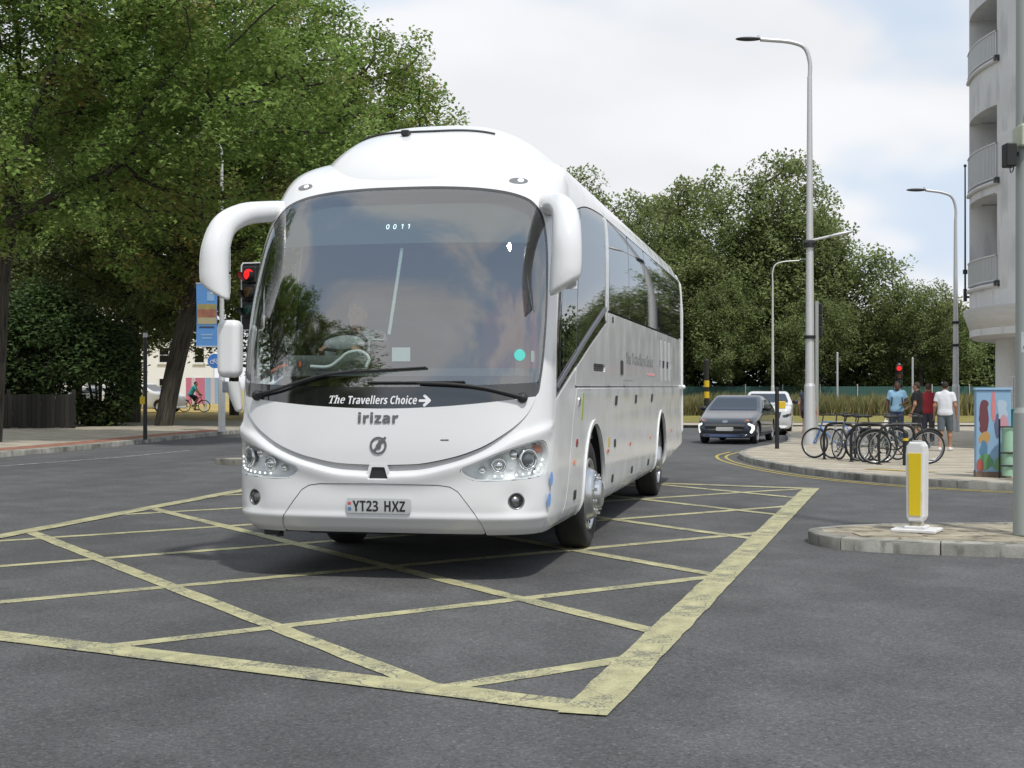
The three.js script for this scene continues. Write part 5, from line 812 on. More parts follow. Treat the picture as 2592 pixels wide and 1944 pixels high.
{ const o = thing('thick_bollard', 'short thick black bollard standing among the bicycles', 'bollard', [7.62, by(7.6, 27.2), -27.1]); part(o, 'shaft', [cyl(0.055, 0.05, 0.62, 0, 0, 0, 16), new THREE.SphereGeometry(0.05, 14, 8).translate(0, 0.62, 0)], blackPaint); part(o, 'reflective_band', cyl(0.056, 0.055, 0.05, 0, 0.48, 0, 16), yellowPaint); }
// people on the corner
{
  const P = (x, d) => [x, gY(x, d) + 0.122, -d], G = 'people walking on the corner pavement';
  person('person in a light blue t-shirt with a dark rucksack on the back', { pos: P(10.62, 38.6), turn: -0.2, h: 1.74, skin: 'deep', shirt: { color: lin(0.24, 0.42, 0.58) }, legs: { color: lin(0.04, 0.06, 0.13) }, shoes: lin(0.5, 0.5, 0.5), group: G, pose: { head: [0, 1.62, 0.06], elR: [-0.26, 1.13, -0.02], wrR: [-0.30, 0.86, 0.05], elL: [0.27, 1.17, 0.02], wrL: [0.12, 1.12, 0.24] } });
  person('person in a black t-shirt and dark shorts reaching towards the light blue top', { pos: P(10.74, 37.1), turn: -2.2, h: 1.70, skin: 'tan', shirt: { color: lin(0.012, 0.012, 0.014) }, legs: { color: lin(0.02, 0.02, 0.024), short: 0.85 }, shoes: lin(0.04, 0.04, 0.04), hair: lin(0.05, 0.03, 0.02), group: G, pose: { elR: [-0.28, 1.18, 0.06], wrR: [-0.2, 1.08, 0.28] } });
  person('person in a dark red t-shirt half hidden behind the black t-shirt', { pos: P(11.3, 38.0), turn: 2.9, h: 1.66, skin: 'tan', shirt: { color: lin(0.26, 0.02, 0.03) }, legs: { color: lin(0.05, 0.05, 0.07) }, hair: lin(0.06, 0.03, 0.02), group: G });
  person('person in a white t-shirt and grey shorts seen from behind', { pos: P(10.68, 34.5), turn: 2.75, h: 1.70, skin: 'tan', shirt: { color: lin(0.66, 0.67, 0.72) }, legs: { color: lin(0.10, 0.12, 0.14), short: 0.95 }, shoes: lin(0.66, 0.66, 0.66), group: G, pose: { knR: [-0.10, 0.50, 0.10], anR: [-0.11, 0.10, 0.06], knL: [0.10, 0.50, -0.03], anL: [0.11, 0.10, -0.19] } });
  person('person in dark shorts with a pale cap standing behind the tall lamp', { pos: P(8.36, 39.6), turn: 2.4, h: 1.68, skin: 'fair', shirt: { color: lin(0.05, 0.06, 0.09), sleeve: 0.25, name: 'vest_top' }, legs: { color: lin(0.02, 0.02, 0.03), short: 0.45 }, shoes: lin(0.6, 0.45, 0.42), hair: lin(0.3, 0.2, 0.1), long: true, cap: lin(0.6, 0.6, 0.55), group: G });
  const bag = thing('carrier_bag', 'white plastic carrier bag held by the person in the light blue t-shirt', 'bag', [10.33, gY(10.3, 38.6) + 0.33, -38.55]); part(bag, 'bag_body', solid((x, y, z) => (Math.hypot(x / 0.16, (y - 0.2) / 0.24, z / 0.10) - 1 + 0.18 * (noise3(x * 14, y * 12, z * 14) - 0.5)) * 0.1, [-0.25, -0.1, -0.2], [0.25, 0.5, 0.2], 0.018), std({ color: lin(0.7, 0.7, 0.7), roughness: 0.6 })); part(bag, 'handle', tube([[-0.06, 0.42, 0], [-0.03, 0.52, 0], [0.03, 0.52, 0], [0.06, 0.42, 0]], 0.012, 6, 20), whitePrint);
  const rk = thing('rucksack', 'dark rucksack worn by the person in light blue', 'rucksack', [10.62 + 0.03, gY(10.6, 38.6) + 1.30, -38.78], -0.2); part(rk, 'pack', box(0.30, 0.42, 0.16, 0, 0.02, 0, 0.06), darkMetal); for (const e of [-1, 1]) part(rk, 'strap', tube([[e * 0.12, 0.20, 0.04], [e * 0.125, 0.25, 0.16], [e * 0.13, 0.10, 0.31], [e * 0.16, -0.12, 0.26]], 0.016, 6, 24), darkMetal);
}
// ---------------------------------------------------------------- cars
// Side profile (z forward, y up) and plan decide the solid; glass, lamps and trim are laid on it. Base of the group: ground under the middle, nose towards +z.
function car(label, { pos, turn, color, metal = true, L = 4.45, W = 1.82, H = 1.45, suv = 0, detail = 1, lights = false, group, hatch = true, name = 'car' }) {
  const o = thing(name, label, 'car', pos, turn, group), hz = L / 2;
  const prof = suv ? [[hz, 0.35], [hz + 0.02, 0.62], [hz - 0.05, 0.88], [hz - 0.30, 1.02], [hz - 1.15, 1.12], [hz - 1.95, H - 0.06], [hz - 2.4, H], [-hz + 0.9, H - 0.02], [-hz + 0.35, H - 0.12], [-hz + 0.10, 1.05], [-hz, 0.85], [-hz + 0.02, 0.40], [-hz + 0.15, 0.22], [hz - 0.2, 0.20]] : [[hz - 0.02, 0.30], [hz, 0.48], [hz - 0.06, 0.66], [hz - 0.28, 0.78], [hz - 1.15, 0.98], [hz - 2.05, H - 0.06], [hz - 2.45, H], [-hz + 1.3, H - 0.05], [-hz + 0.45, 1.12], [-hz + 0.06, 1.02], [-hz, 0.80], [-hz + 0.02, 0.40], [-hz + 0.15, 0.22], [hz - 0.2, 0.18]];
  const sideF = polySDF(smoothLoop(prof, 4, 0.4)), belt = suv ? 1.02 : 0.90;
  const memo = new Map(), side = (z, y) => { const k = Math.round(z * 500) * 4096 + Math.round(y * 500); let q = memo.get(k); if (q === undefined) { q = sideF(z, y); memo.set(k, q); } return q; };
  const half = (z, y) => { const e = Math.abs(z) / hz, plan = 1 - 0.13 * e ** 4 - (z > 0 ? 0.05 * e ** 8 : 0); return W / 2 * plan * (1 - 0.20 * sstep(belt - 0.05, H + 0.05, y)) - 0.03 * sstep(0.5, 0.2, y); };
  const zf = hz * 0.645, zr = -hz * 0.60, wr = 0.325;
  const f = (x, y, z) => { let d = smax(sideF(z, y) + 0, (Math.abs(x) - half(z, y)) * 0.95, 0.16); for (const c of [zf, zr]) d = Math.max(d, -Math.max(Math.hypot(z - c, y - wr) - wr - 0.045, 0.55 - Math.abs(x))); return d; };
  const cell = detail ? 0.035 : 0.045, fm = (x, y, z) => { let d = smax(side(z, y), (Math.abs(x) - half(z, y)) * 0.95, 0.16); for (const c of [zf, zr]) d = Math.max(d, -Math.max(Math.hypot(z - c, y - wr) - wr - 0.045, 0.55 - Math.abs(x))); return d; };
  const paint = phys({ color, metalness: metal ? 0.35 : 0, roughness: 0.35, clearcoat: 1, clearcoatRoughness: 0.04 });
  part(o, 'body', solid(fm, [-W / 2 - 0.1, 0.1, -hz - 0.1], [W / 2 + 0.1, H + 0.1, hz + 0.12], cell), paint);
  const march = (a, dir) => { let t = 0; for (let i = 0; i < 60; i++) { const d = f(a[0] + dir[0] * t, a[1] + dir[1] * t, a[2] + dir[2] * t); if (d < 0.0015) break; t += d * 0.8; if (t > 6) break; } return [a[0] + dir[0] * t, a[1] + dir[1] * t, a[2] + dir[2] * t]; };
  const front = (u, v) => march([u, v, hz + 0.6], [0, 0, -1]), flankR = (u, v) => march([W / 2 + 0.5, v, u], [-1, 0, 0]), flankL = (u, v) => march([-W / 2 - 0.5, v, u], [1, 0, 0]), rear = (u, v) => march([u, v, -hz - 0.6], [0, 0, 1]);
  const zoneF = suv ? [1.14, H - 0.10, 0.62] : [1.0, H - 0.10, 0.62];
  part(o, 'windscreen', patch((u, v) => { const t = clamp((v - zoneF[0]) / (zoneF[1] - zoneF[0])), w = lerp(0.74, zoneF[2], t) * W / 1.82; return Math.max(Math.abs(u) - w, zoneF[0] - v, v - zoneF[1]); }, [-0.9, 0.9, 0.95, H], 0.05, front, { off: 0.008 }), blackGloss);
  part(o, 'rear_window', patch((u, v) => Math.max(Math.abs(u) - 0.58, 1.12 - v, v - H + 0.12), [-0.9, 0.9, 1, H], 0.06, rear, { off: 0.008, flip: true }), blackGloss);
  const sideGlass = polySDF(suv ? [[hz - 1.38, 1.08], [hz - 1.95, H - 0.14], [-hz + 0.8, H - 0.14], [-hz + 0.45, 1.10]] : [[hz - 1.45, 0.98], [hz - 2.10, H - 0.14], [-hz + 1.25, H - 0.17], [-hz + 0.72, 1.04]]);
  const post = (u) => Math.min(Math.abs(u - 0.0 + 0.12), 9) - 0.03;
  for (const [fl, fp] of [[flankR, true], [flankL, false]]) { part(o, 'side_window', patch(both(sideGlass, (u) => -post(u)), [-hz, hz, 0.9, H], 0.07, fl, { off: 0.008, flip: fp }), blackGloss); }
  for (const e of [-1, 1]) {
    for (const c of [zf, zr]) { const w = new THREE.Group(); w.name = 'wheel'; w.position.set(e * (W / 2 - 0.06), wr, c); w.rotation.z = -e * Math.PI / 2; o.add(w); part(w, 'tyre', new THREE.LatheGeometry([[0.19, -0.2], [0.29, -0.2], [wr, -0.17], [wr, -0.03], [0.29, 0.0], [0.22, -0.01]].map((p) => new THREE.Vector2(...p)), 28), rubber); part(w, 'rim', [new THREE.LatheGeometry([[0, 0.0], [0.06, 0.0], [0.07, -0.03], [0.2, -0.015], [0.225, -0.005]].map((p) => new THREE.Vector2(...p)), 28)], alloy); }
    const m = part(o, 'door_mirror', solid((x, y, z) => (Math.hypot((x - e * (W / 2 + 0.08)) / 0.12, (y - belt - 0.14) / 0.08, (z - hz + 1.75) / 0.09) - 1) * 0.07, [e * (W / 2 + 0.08) - 0.16, belt, hz - 1.95], [e * (W / 2 + 0.08) + 0.16, belt + 0.3, hz - 1.55], 0.025), detail ? blackPlastic : paint);
  }
  if (detail) {
    part(o, 'grille', patch(polySDF(suv ? [[-0.5, 0.82], [0.5, 0.82], [0.42, 0.55], [-0.42, 0.55]] : [[-0.62, 0.64], [0.62, 0.64], [0.50, 0.36], [0.36, 0.27], [-0.36, 0.27], [-0.50, 0.36]]), [-0.8, 0.8, 0.2, 0.9], 0.04, front, { off: 0.007 }), blackGloss);
    part(o, 'lower_intake', patch(boxSDF(0, 0.255, 0.46, 0.04, 0.02), [-0.6, 0.6, 0.18, 0.34], 0.03, front, { off: 0.014 }), std({ color: lin(0.03, 0.05, 0.11), roughness: 0.5 }));
    part(o, 'number_plate', patch(boxSDF(0, 0.455, 0.26, 0.056, 0.01), [-0.35, 0.35, 0.36, 0.55], 0.03, front, { off: 0.024, thick: 0.015 }), std({ color: lin(0.45, 0.46, 0.44), roughness: 0.5 }));
    part(o, 'round_emblem', patch((u, v) => (Math.hypot(u / 0.085, (v - 0.665) / 0.04) - 1) * 0.04, [-0.12, 0.12, 0.6, 0.73], 0.012, front, { off: 0.014 }), dullChrome);
    for (const e of [-1, 1]) {
      const hl = part(o, 'headlight', patch(polySDF([[e * 0.50, 0.69], [e * 0.82, 0.78], [e * 0.84, 0.70], [e * 0.60, 0.62]]), [-0.95, 0.95, 0.55, 0.85], 0.03, front, { off: 0.010 }), phys({ color: lin(0.05, 0.055, 0.06), roughness: 0.05, clearcoat: 1 }));
      if (lights) part(o, 'running_light_lamp', patch(lineSDFw([[e * 0.70, 0.60], [e * 0.795, 0.55], [e * 0.80, 0.46], [e * 0.755, 0.36]], 0.027), [-0.95, 0.95, 0.25, 0.7], 0.02, front, { off: 0.016 }), std({ color: 0xffffff, emissive: lin(0.95, 1, 0.9), emissiveIntensity: 0.9 })), part(hl, 'indicator', patch(boxSDF(e * 0.66, 0.70, 0.04, 0.014), [-0.95, 0.95, 0.6, 0.8], 0.015, front, { off: 0.018 }), orangeLens);
    }
  }
  return o;
}
car('dark blue-grey hatchback with white running lights approaching on the side road', { pos: [7.05, gY(6.6, 43), -43.6], turn: -0.34, color: lin(0.028, 0.038, 0.058), lights: true });
car('white car following close behind the dark hatchback', { pos: [9.45, gY(9, 50), -51.6], turn: -0.20, color: lin(0.62, 0.63, 0.64), metal: false, suv: 1, H: 1.55, L: 4.5 });
car('grey parked car seen between the left tree trunks', { pos: [-23.2, 0.13, -80], turn: 1.75, color: lin(0.22, 0.23, 0.24), detail: 0 });
car('white parked car behind the slim black post under the trees', { pos: [-20.0, 0.13, -76], turn: 1.3, color: lin(0.7, 0.7, 0.7), metal: false, detail: 0, suv: 1, H: 1.6 });
// ---------------------------------------------------------------- corner building with a rounded balcony tower, far buildings, fences
{
  const cx = 19.39, cz = -36.79, R = 7, o = thing('corner_building', 'pale grey rendered apartment building with curved recessed balconies at the right edge', 'building', [cx, 0, cz]);
  const rt = dataTex(512, (x, y, i, j) => { const n = tfbm(x, y, 5, 5, 101), st = sstep(0.56, 0.8, tfbm(x * 3 % 1, y * 0.6, 6, 4, 103)), b = 216 + (n - 0.5) * 24 - st * 16 + (hash3(i, j, 3) - 0.5) * 14; return [b, b, b * 1.0]; }); rt.repeat.set(0.25, 0.25);
  const render = std({ map: rt, roughness: 0.93, bumpMap: rt, bumpScale: 0.004 }), rail = std({ color: lin(0.58, 0.60, 0.61), metalness: 0.2, roughness: 0.5 }), glassM = phys({ color: lin(0.02, 0.025, 0.03), roughness: 0.04, ior: 1.6 });
  // angle a: 0 points to the camera's left silhouette side; the wall runs from behind on the left round to the right
  const A0 = Math.PI - 0.317, at = (a, y, r = R) => [Math.cos(A0 + a) * r, y, -Math.sin(A0 + a) * r];   // a grows towards the camera
  const jamb = 0.445, left = 0.035;
  const opens = [[4.18, 6.5], [6.82, 8.76], [9.95, 11.6]];
  const holes = union(...opens.map(([y0, y1]) => boxSDF((jamb + left) / 2 * R, (y0 + y1) / 2, (jamb - left) / 2 * R, (y1 - y0) / 2)));
  const wall = minus((u, v) => Math.max(-1.3 * R - u, u - 2.4 * R, 2.86 - v, v - 14.5), holes);
  part(o, 'wall', patch(wall, [-1.3 * R, 2.4 * R, 2.8, 14.6], 0.11, (u, v) => at(u / R, v), { thick: 0.32, flip: false }), render);
  const skirtP = [[R + 0.16, 3.60], [R + 0.16, 3.50], [R - 0.08, 2.80], [R - 1.6, 2.78]]; part(o, 'flared_base', new THREE.LatheGeometry(skirtP.map((p) => new THREE.Vector2(...p)), 96), render);
  part(o, 'ledge_top', new THREE.RingGeometry(R - 0.05, R + 0.16, 96).rotateX(-Math.PI / 2).translate(0, 3.60, 0), render);
  part(o, 'core', cyl(R - 2.0, R - 2.0, 11.6, 0, 2.9, 0, 64), render);
  opens.forEach(([y0, y1], q) => {
    const b = part(o, 'balcony', [patch((u, v) => Math.max(Math.abs(u - (jamb + left) / 2) - (jamb - left) / 2 - 0.05, -v, v - 2.2), [left - 0.1, jamb + 0.1, -0.1, 2.3], 0.1, (u, v) => at(u, y0 - 0.02, R - 0.02 - v)), patch((u, v) => Math.max(Math.abs(u - (jamb + left) / 2) - (jamb - left) / 2 - 0.05, -v, v - 2.2), [left - 0.1, jamb + 0.1, -0.1, 2.3], 0.1, (u, v) => at(u, y1 + 0.02, R - 0.02 - v))], render);
    for (const a of [left, jamb]) part(b, 'party_wall', patch((u, v) => Math.max(-u, u - 2.3, y0 - v, v - y1), [-0.1, 2.4, y0 - 0.1, y1 + 0.1], 0.25, (u, v) => at(a + (a > 0 ? 0.01 : -0.01), v, R - u)), render);
    const door = part(b, 'balcony_door', patch((u, v) => Math.max(Math.abs(u - 0.10) - 0.24, y0 - v, v - y1 + 0.35), [-0.3, 0.5, y0 - 0.1, y1], 0.08, (u, v) => at(u, v, R - 1.95)), glassM); part(door, 'door_frame', [-0.14, 0.10, 0.34].map((a) => { const p = at(a, y0, R - 1.93); return box(0.07, y1 - y0 - 0.35, 0.07, p[0], (y0 + y1 - 0.35) / 2, p[2]); }), rail);
    const h = [0.70, 0.94, 0.69][q], rr = R + 0.035, ring = (y, r) => tube(Array.from({ length: 26 }, (_, k) => at(lerp(left + 0.01, jamb + 0.005, k / 25), y, rr)), r, 8, 60);
    const rl = part(o, 'railing', [ring(y0 + h, 0.028), ring(y0 + 0.06, 0.022)], rail);
    for (let k = 0; k <= 30; k++) { const p = at(lerp(left + 0.01, jamb, k / 30), 0, rr); part(rl, 'baluster', box(0.05, h - 0.06, 0.014, 0, 0, 0).rotateY(A0 + lerp(left, jamb, k / 30) + Math.PI / 2).translate(p[0], y0 + h / 2 + 0.03, p[2]), rail); }
    part(o, 'balcony_edge', new THREE.TubeGeometry(new THREE.CatmullRomCurve3(Array.from({ length: 26 }, (_, k) => V3(...at(lerp(left - 0.01, jamb + 0.02, k / 25), y0 - 0.06, R + 0.03)))), 60, 0.055, 8), render);
    const bp = at(jamb + 0.01, y0 - 0.02, R + 0.05); part(o, 'drain_spout', box(0.12, 0.14, 0.12, bp[0], bp[1], bp[2]), darkMetal);
  });
  // ground floor: columns, dark glazing
  for (const a of [0.16, 1.0, 1.8, -0.6]) { const p = at(a, 0, R - 1.05); part(o, 'column', cyl(0.46, 0.46, 2.95, p[0], -0.1, p[2], 32), render); }
  part(o, 'shop_glazing', new THREE.CylinderGeometry(R - 2.1, R - 2.1, 2.9, 64, 1, true).translate(0, 1.35, 0), glassM);
  for (let k = 0; k < 40; k++) { const p = at(k / 40 * 6.283, 0, R - 2.07); part(o, 'glazing_bar', box(0.06, 2.9, 0.06, p[0], 1.35, p[2]), rail); }
  part(o, 'handrail', [tube(Array.from({ length: 12 }, (_, k) => at(lerp(0.40, 0.95, k / 11), 1.75, R - 0.5)), 0.03, 8, 40), ...[0.42, 0.6, 0.8].map((a) => rod(at(a, 0, R - 0.5), at(a, 1.75, R - 0.5), 0.03)), tube(Array.from({ length: 12 }, (_, k) => at(lerp(0.40, 0.95, k / 11), 1.3, R - 0.5)), 0.02, 8, 40)], rail);
  part(o, 'side_wing', [box(14, 11.6, 9, 11.5, 8.7, -3.5), box(13.6, 3, 8.6, 11.5, 1.4, -3.5)], render);
  const m = thing('slim_mast', 'slim dark mast fixed beside the left edge of the corner building', 'mast', [12.60, 3.95, -38.9]); part(m, 'rod', [cyl(0.028, 0.02, 3.7, 0, 0, 0, 10), new THREE.SphereGeometry(0.045, 10, 8).translate(0, 3.7, 0)], darkMetal); part(m, 'bracket', [box(0.30, 0.06, 0.06, 0.12, 0.05, 0), box(0.08, 0.35, 0.08, 0, 0.1, 0)], darkMetal); part(m, 'clamp', box(0.10, 0.12, 0.1, 0, 0.75, 0), darkMetal);
}
// far buildings on the left, seen through the trunks
function house(label, [x, d], w, h, depth, turn, col, rows, cols) {
  const o = thing('terraced_house', label, 'building', [x, 0, -d], turn); const m = std({ color: col, roughness: 0.9 });
  part(o, 'wall', box(w, h, depth, 0, h / 2, 0), m); part(o, 'roof', extrude([[-w / 2 - 0.3, 0], [w / 2 + 0.3, 0], [w / 2 - 1, 1.8], [-w / 2 + 1, 1.8]], depth + 0.4).translate(0, h, -depth / 2 - 0.2), std({ color: lin(0.08, 0.075, 0.075), roughness: 0.9 }));
  for (let r = 0; r < rows; r++) for (let c = 0; c < cols; c++) { const wx = lerp(-w / 2 + 1.3, w / 2 - 1.3, c / (cols - 1)), wy = 1.6 + r * 2.9, win = part(o, 'window', box(1.0, 1.5, 0.08, wx, wy, depth / 2 + 0.02), std({ color: lin(0.7, 0.7, 0.68), roughness: 0.6 })); part(win, 'pane', [box(0.82, 0.64, 0.02, wx, wy + 0.35, depth / 2 + 0.065), box(0.82, 0.64, 0.02, wx, wy - 0.35, depth / 2 + 0.065)], blackGloss); part(win, 'sill', box(1.2, 0.1, 0.2, wx, wy - 0.82, depth / 2 + 0.08), m); }
  const dr = part(o, 'door', box(1.0, 2.1, 0.08, -w / 2 + 2.7, 1.05, depth / 2 + 0.02), std({ color: lin(0.05, 0.08, 0.12), roughness: 0.5 }));
}
house('white terraced house far behind the left tree trunks', [-40, 135], 22, 9.5, 10, 0.2, lin(0.72, 0.72, 0.70), 3, 7);
house('grey-white terraced house at the far left behind the shrubs', [-66, 120], 24, 10.5, 10, 0.5, lin(0.66, 0.66, 0.66), 3, 7);
{
  const mk = (label, x, col) => { const o = thing('hoarding_panel', label, 'hoarding', [x, 0.13, -80]); part(o, 'panel', box(1.08, 1.5, 0.05, 0, 1.15, 0), std({ color: col, roughness: 0.7 })); for (const e of [-1, 1]) part(o, 'prop', rod([e * 0.5, 0, -0.1], [e * 0.5, 1.9, -0.04], 0.03), paleBand); part(o, 'pale_stripe', box(0.22, 1.5, 0.012, -0.1, 1.15, 0.032), std({ color: lin(0.66, 0.56, 0.60) })); };
  mk('pink hoarding panel on the dry grass behind the left trees', -18.1, lin(0.62, 0.20, 0.30)); mk('light blue hoarding panel on the dry grass behind the cyclist', -17.0, lin(0.30, 0.48, 0.68));
  const b = bicycle('bicycle ridden by the person in a teal top', [-17.25, 76, 0.13], 0.05, blk, {}); delete b.userData.group;
  person('person in a teal top riding a bicycle in front of the hoardings', { pos: [-17.42, 0.13, -76], turn: Math.PI / 2 + 0.05, h: 1.7, skin: 'tan', shirt: { color: lin(0.05, 0.38, 0.40) }, legs: { color: lin(0.02, 0.02, 0.03), short: 0.9 }, cell: 0.022, pose: { pelvis: [0, 0.98, -0.03], chest: [0, 1.30, 0.13], neck: [0, 1.46, 0.20], head: [0, 1.58, 0.26], shR: [-0.17, 1.41, 0.17], shL: [0.17, 1.41, 0.17], elR: [-0.24, 1.2, 0.33], elL: [0.24, 1.2, 0.33], wrR: [-0.24, 1.03, 0.46], wrL: [0.24, 1.03, 0.46], hpR: [-0.09, 0.95, 0], hpL: [0.09, 0.95, 0], knR: [-0.10, 0.78, 0.38], knL: [0.10, 0.60, 0.25], anR: [-0.1, 0.42, 0.18], anL: [0.1, 0.2, 0.20] } });
}
{ // dark timber fence under the left shrubs
  const o = thing('timber_fence', 'dark low timber fence in front of the left shrubs', 'fence', [-17.8, 0.12, -46.4], 0.06); const wd = [lin(0.022, 0.02, 0.017), lin(0.03, 0.027, 0.023), lin(0.017, 0.016, 0.014)].map((c) => std({ color: c, roughness: 0.95 }));
  for (let k = 0; k < 42; k++) part(o, 'board', box(0.145, 1.12 + 0.04 * (hash3(k, 2, 3) - 0.5), 0.02, -3.2 + k * 0.155, 0.58, (hash3(k, 5, 3) - 0.5) * 0.01), wd[k % 3]); for (const y of [0.25, 0.9]) part(o, 'rail', box(6.6, 0.08, 0.04, 0, y, -0.035), wd[0]); for (let k = 0; k < 4; k++) part(o, 'post', box(0.1, 1.3, 0.1, -3.2 + k * 2.13, 0.65, -0.1), wd[1]);
}
{ // green mesh fence across the side road
  const t = dataTex(64, (x, y, i, j) => { const b = (i % 8 < 2 || j % 8 < 2) ? 1.15 : 0.9; return [58 * b, 92 * b, 84 * b]; }); t.repeat.set(2, 2);
  const mesh = std({ map: t, roughness: 0.9 });
  const o = thing('mesh_fence', 'long green mesh fence behind the long grass across the side road', 'fence', [27, -0.06, -90]);
  for (let k = 0; k < 20; k++) { part(o, 'mesh_panel', box(2.36, 1.5, 0.02, -22.8 + k * 2.4, 0.85, 0), mesh); part(o, 'post', cyl(0.04, 0.04, 1.75, -24 + k * 2.4, 0, 0.05, 8), galv); }
  for (const [l, x, d, s] of [['left white pitched tent roof behind the mesh fence', 23.5, 98, 1], ['right white pitched tent roof behind the mesh fence', 27.5, 99, 0.8]]) { const q = thing('tent', l, 'tent', [x, -0.06, -d]); part(q, 'tent_roof', extrude([[-2.2 * s, 1.5], [2.2 * s, 1.5], [0, 2.35]], 3).translate(0, 0, -1.5), std({ color: lin(0.7, 0.7, 0.68), roughness: 0.8 })); part(q, 'tent_wall', box(4 * s, 1.5, 2.8, 0, 0.75, 0), std({ color: lin(0.6, 0.6, 0.58), roughness: 0.8 })); }
}
// ---------------------------------------------------------------- trees: branches grown into a crown, leafy sprigs on every twig
const barkTex = dataTex(256, (x, y, i, j) => { const n = tfbm(x, y * 0.5, 8, 4, 201), r = tfbm(x * 2 % 1, y * 0.25, 16, 3, 205), b = 62 + (n - 0.5) * 46 + (r - 0.5) * 60 + (hash3(i, j, 9) - 0.5) * 20; return [b * 1.02, b * 0.96, b * 0.84]; });
const bark = std({ map: barkTex, bumpMap: barkTex, bumpScale: 0.02, roughness: 0.96 });
const leafMat = phys({ color: 0xffffff, roughness: 0.95, transmission: 0.45, thickness: 0, ior: 1.3, specularIntensity: 0.35 });
function sprigGeo(seed, n, spread, size) { // a twig end with n pointed, folded leaves
  const r = mulberry(seed), P = [], I = [], N = [];
  for (let k = 0; k < n; k++) {
    const dir = V3(r() - 0.5, (r() - 0.5) * 0.8, r() - 0.5).normalize(), c = dir.clone().multiplyScalar(spread * Math.cbrt(r())), up = V3(r() - 0.5, 0.75 + r(), r() - 0.5).normalize(), ax = V3(r() - 0.5, (r() - 0.65) * 0.7, r() - 0.5).normalize(), side = ax.clone().cross(up).normalize(), nn = side.clone().cross(ax).normalize(), L = size * (0.7 + 0.6 * r()), w = L * 0.36, b = P.length / 3;
    const pt = (a, s, h) => { const q = c.clone().addScaledVector(ax, a * L).addScaledVector(side, s * w).addScaledVector(nn, h * L); P.push(q.x, q.y, q.z); N.push(nn.x, nn.y, nn.z); };
    pt(-0.5, 0, 0); pt(0, 1, 0.10); pt(0.55, 0, -0.08); pt(0, -1, 0.10);
    I.push(b, b + 1, b + 2, b, b + 2, b + 3);
  }
  const g = new THREE.BufferGeometry(); g.setAttribute('position', new THREE.Float32BufferAttribute(P, 3)); g.setIndex(I); g.computeVertexNormals(); return g;
}
function growTree({ seed, base = [0, 0, 0], trunk, lobes, points, step = 0.55, reach = 2.6, kill = 0.8 }) {
  // lobes: ellipsoids [x, y, z, rx, ry, rz]; trunk: list of points from the ground up
  const r = mulberry(seed), att = [];
  const vol = lobes.map((l) => l[3] * l[4] * l[5]), tot = vol.reduce((a, b) => a + b);
  while (att.length < points) { let q = r() * tot, k = 0; while (q > vol[k]) q -= vol[k++]; const l = lobes[k], d = V3(r() * 2 - 1, r() * 2 - 1, r() * 2 - 1); if (d.length() > 1) continue; const p = V3(l[0] + d.x * l[3], l[1] + d.y * l[4], l[2] + d.z * l[5]); if (fbm(p.x * 0.55 + seed, p.y * 0.55, p.z * 0.55, 3) < 0.43 && d.length() > 0.25) continue; att.push(p); }
  const nodes = [], add = (p, parent) => { nodes.push({ p, parent, kids: 0, r: 0 }); if (parent >= 0) nodes[parent].kids++; return nodes.length - 1; };
  let last = -1; const path = new THREE.CatmullRomCurve3(trunk.map((t) => V3(...t))); const nt = Math.max(4, Math.round(path.getLength() / step)); for (let i = 0; i <= nt; i++) last = add(path.getPointAt(i / nt), last);
  let live = att.map((p) => ({ p, n: 0, d: 1e9 })), from = 0;
  for (let it = 0; it < 60 && live.length; it++) {
    const pull = new Map();
    for (const a of live) { for (let i = from; i < nodes.length; i++) { const d = a.p.distanceToSquared(nodes[i].p); if (d < a.d) { a.d = d; a.n = i; } } const d = Math.sqrt(a.d); if (d < reach * (it < 8 ? 3 : 1.6)) { const v = a.p.clone().sub(nodes[a.n].p).normalize(); pull.has(a.n) ? pull.get(a.n).add(v) : pull.set(a.n, v); } }
    from = nodes.length; if (!pull.size) break;
    for (const [i, v] of pull) { if (nodes[i].kids > 3) continue; v.normalize().add(V3(r() - 0.5, r() - 0.4, r() - 0.5).multiplyScalar(0.35)).normalize(); add(nodes[i].p.clone().addScaledVector(v, step), i); }
    live = live.filter((a) => { for (let i = from; i < nodes.length; i++) { const d = a.p.distanceToSquared(nodes[i].p); if (d < a.d) { a.d = d; a.n = i; } } return a.d > kill * kill; });
  }
  for (let i = nodes.length - 1; i >= 0; i--) { const n = nodes[i]; if (!n.kids) n.r = 0.014; else n.r = Math.pow(n.r, 1 / 2.35); if (n.parent >= 0) nodes[n.parent].r += Math.pow(n.r, 2.35); }
  return { nodes, att };
}
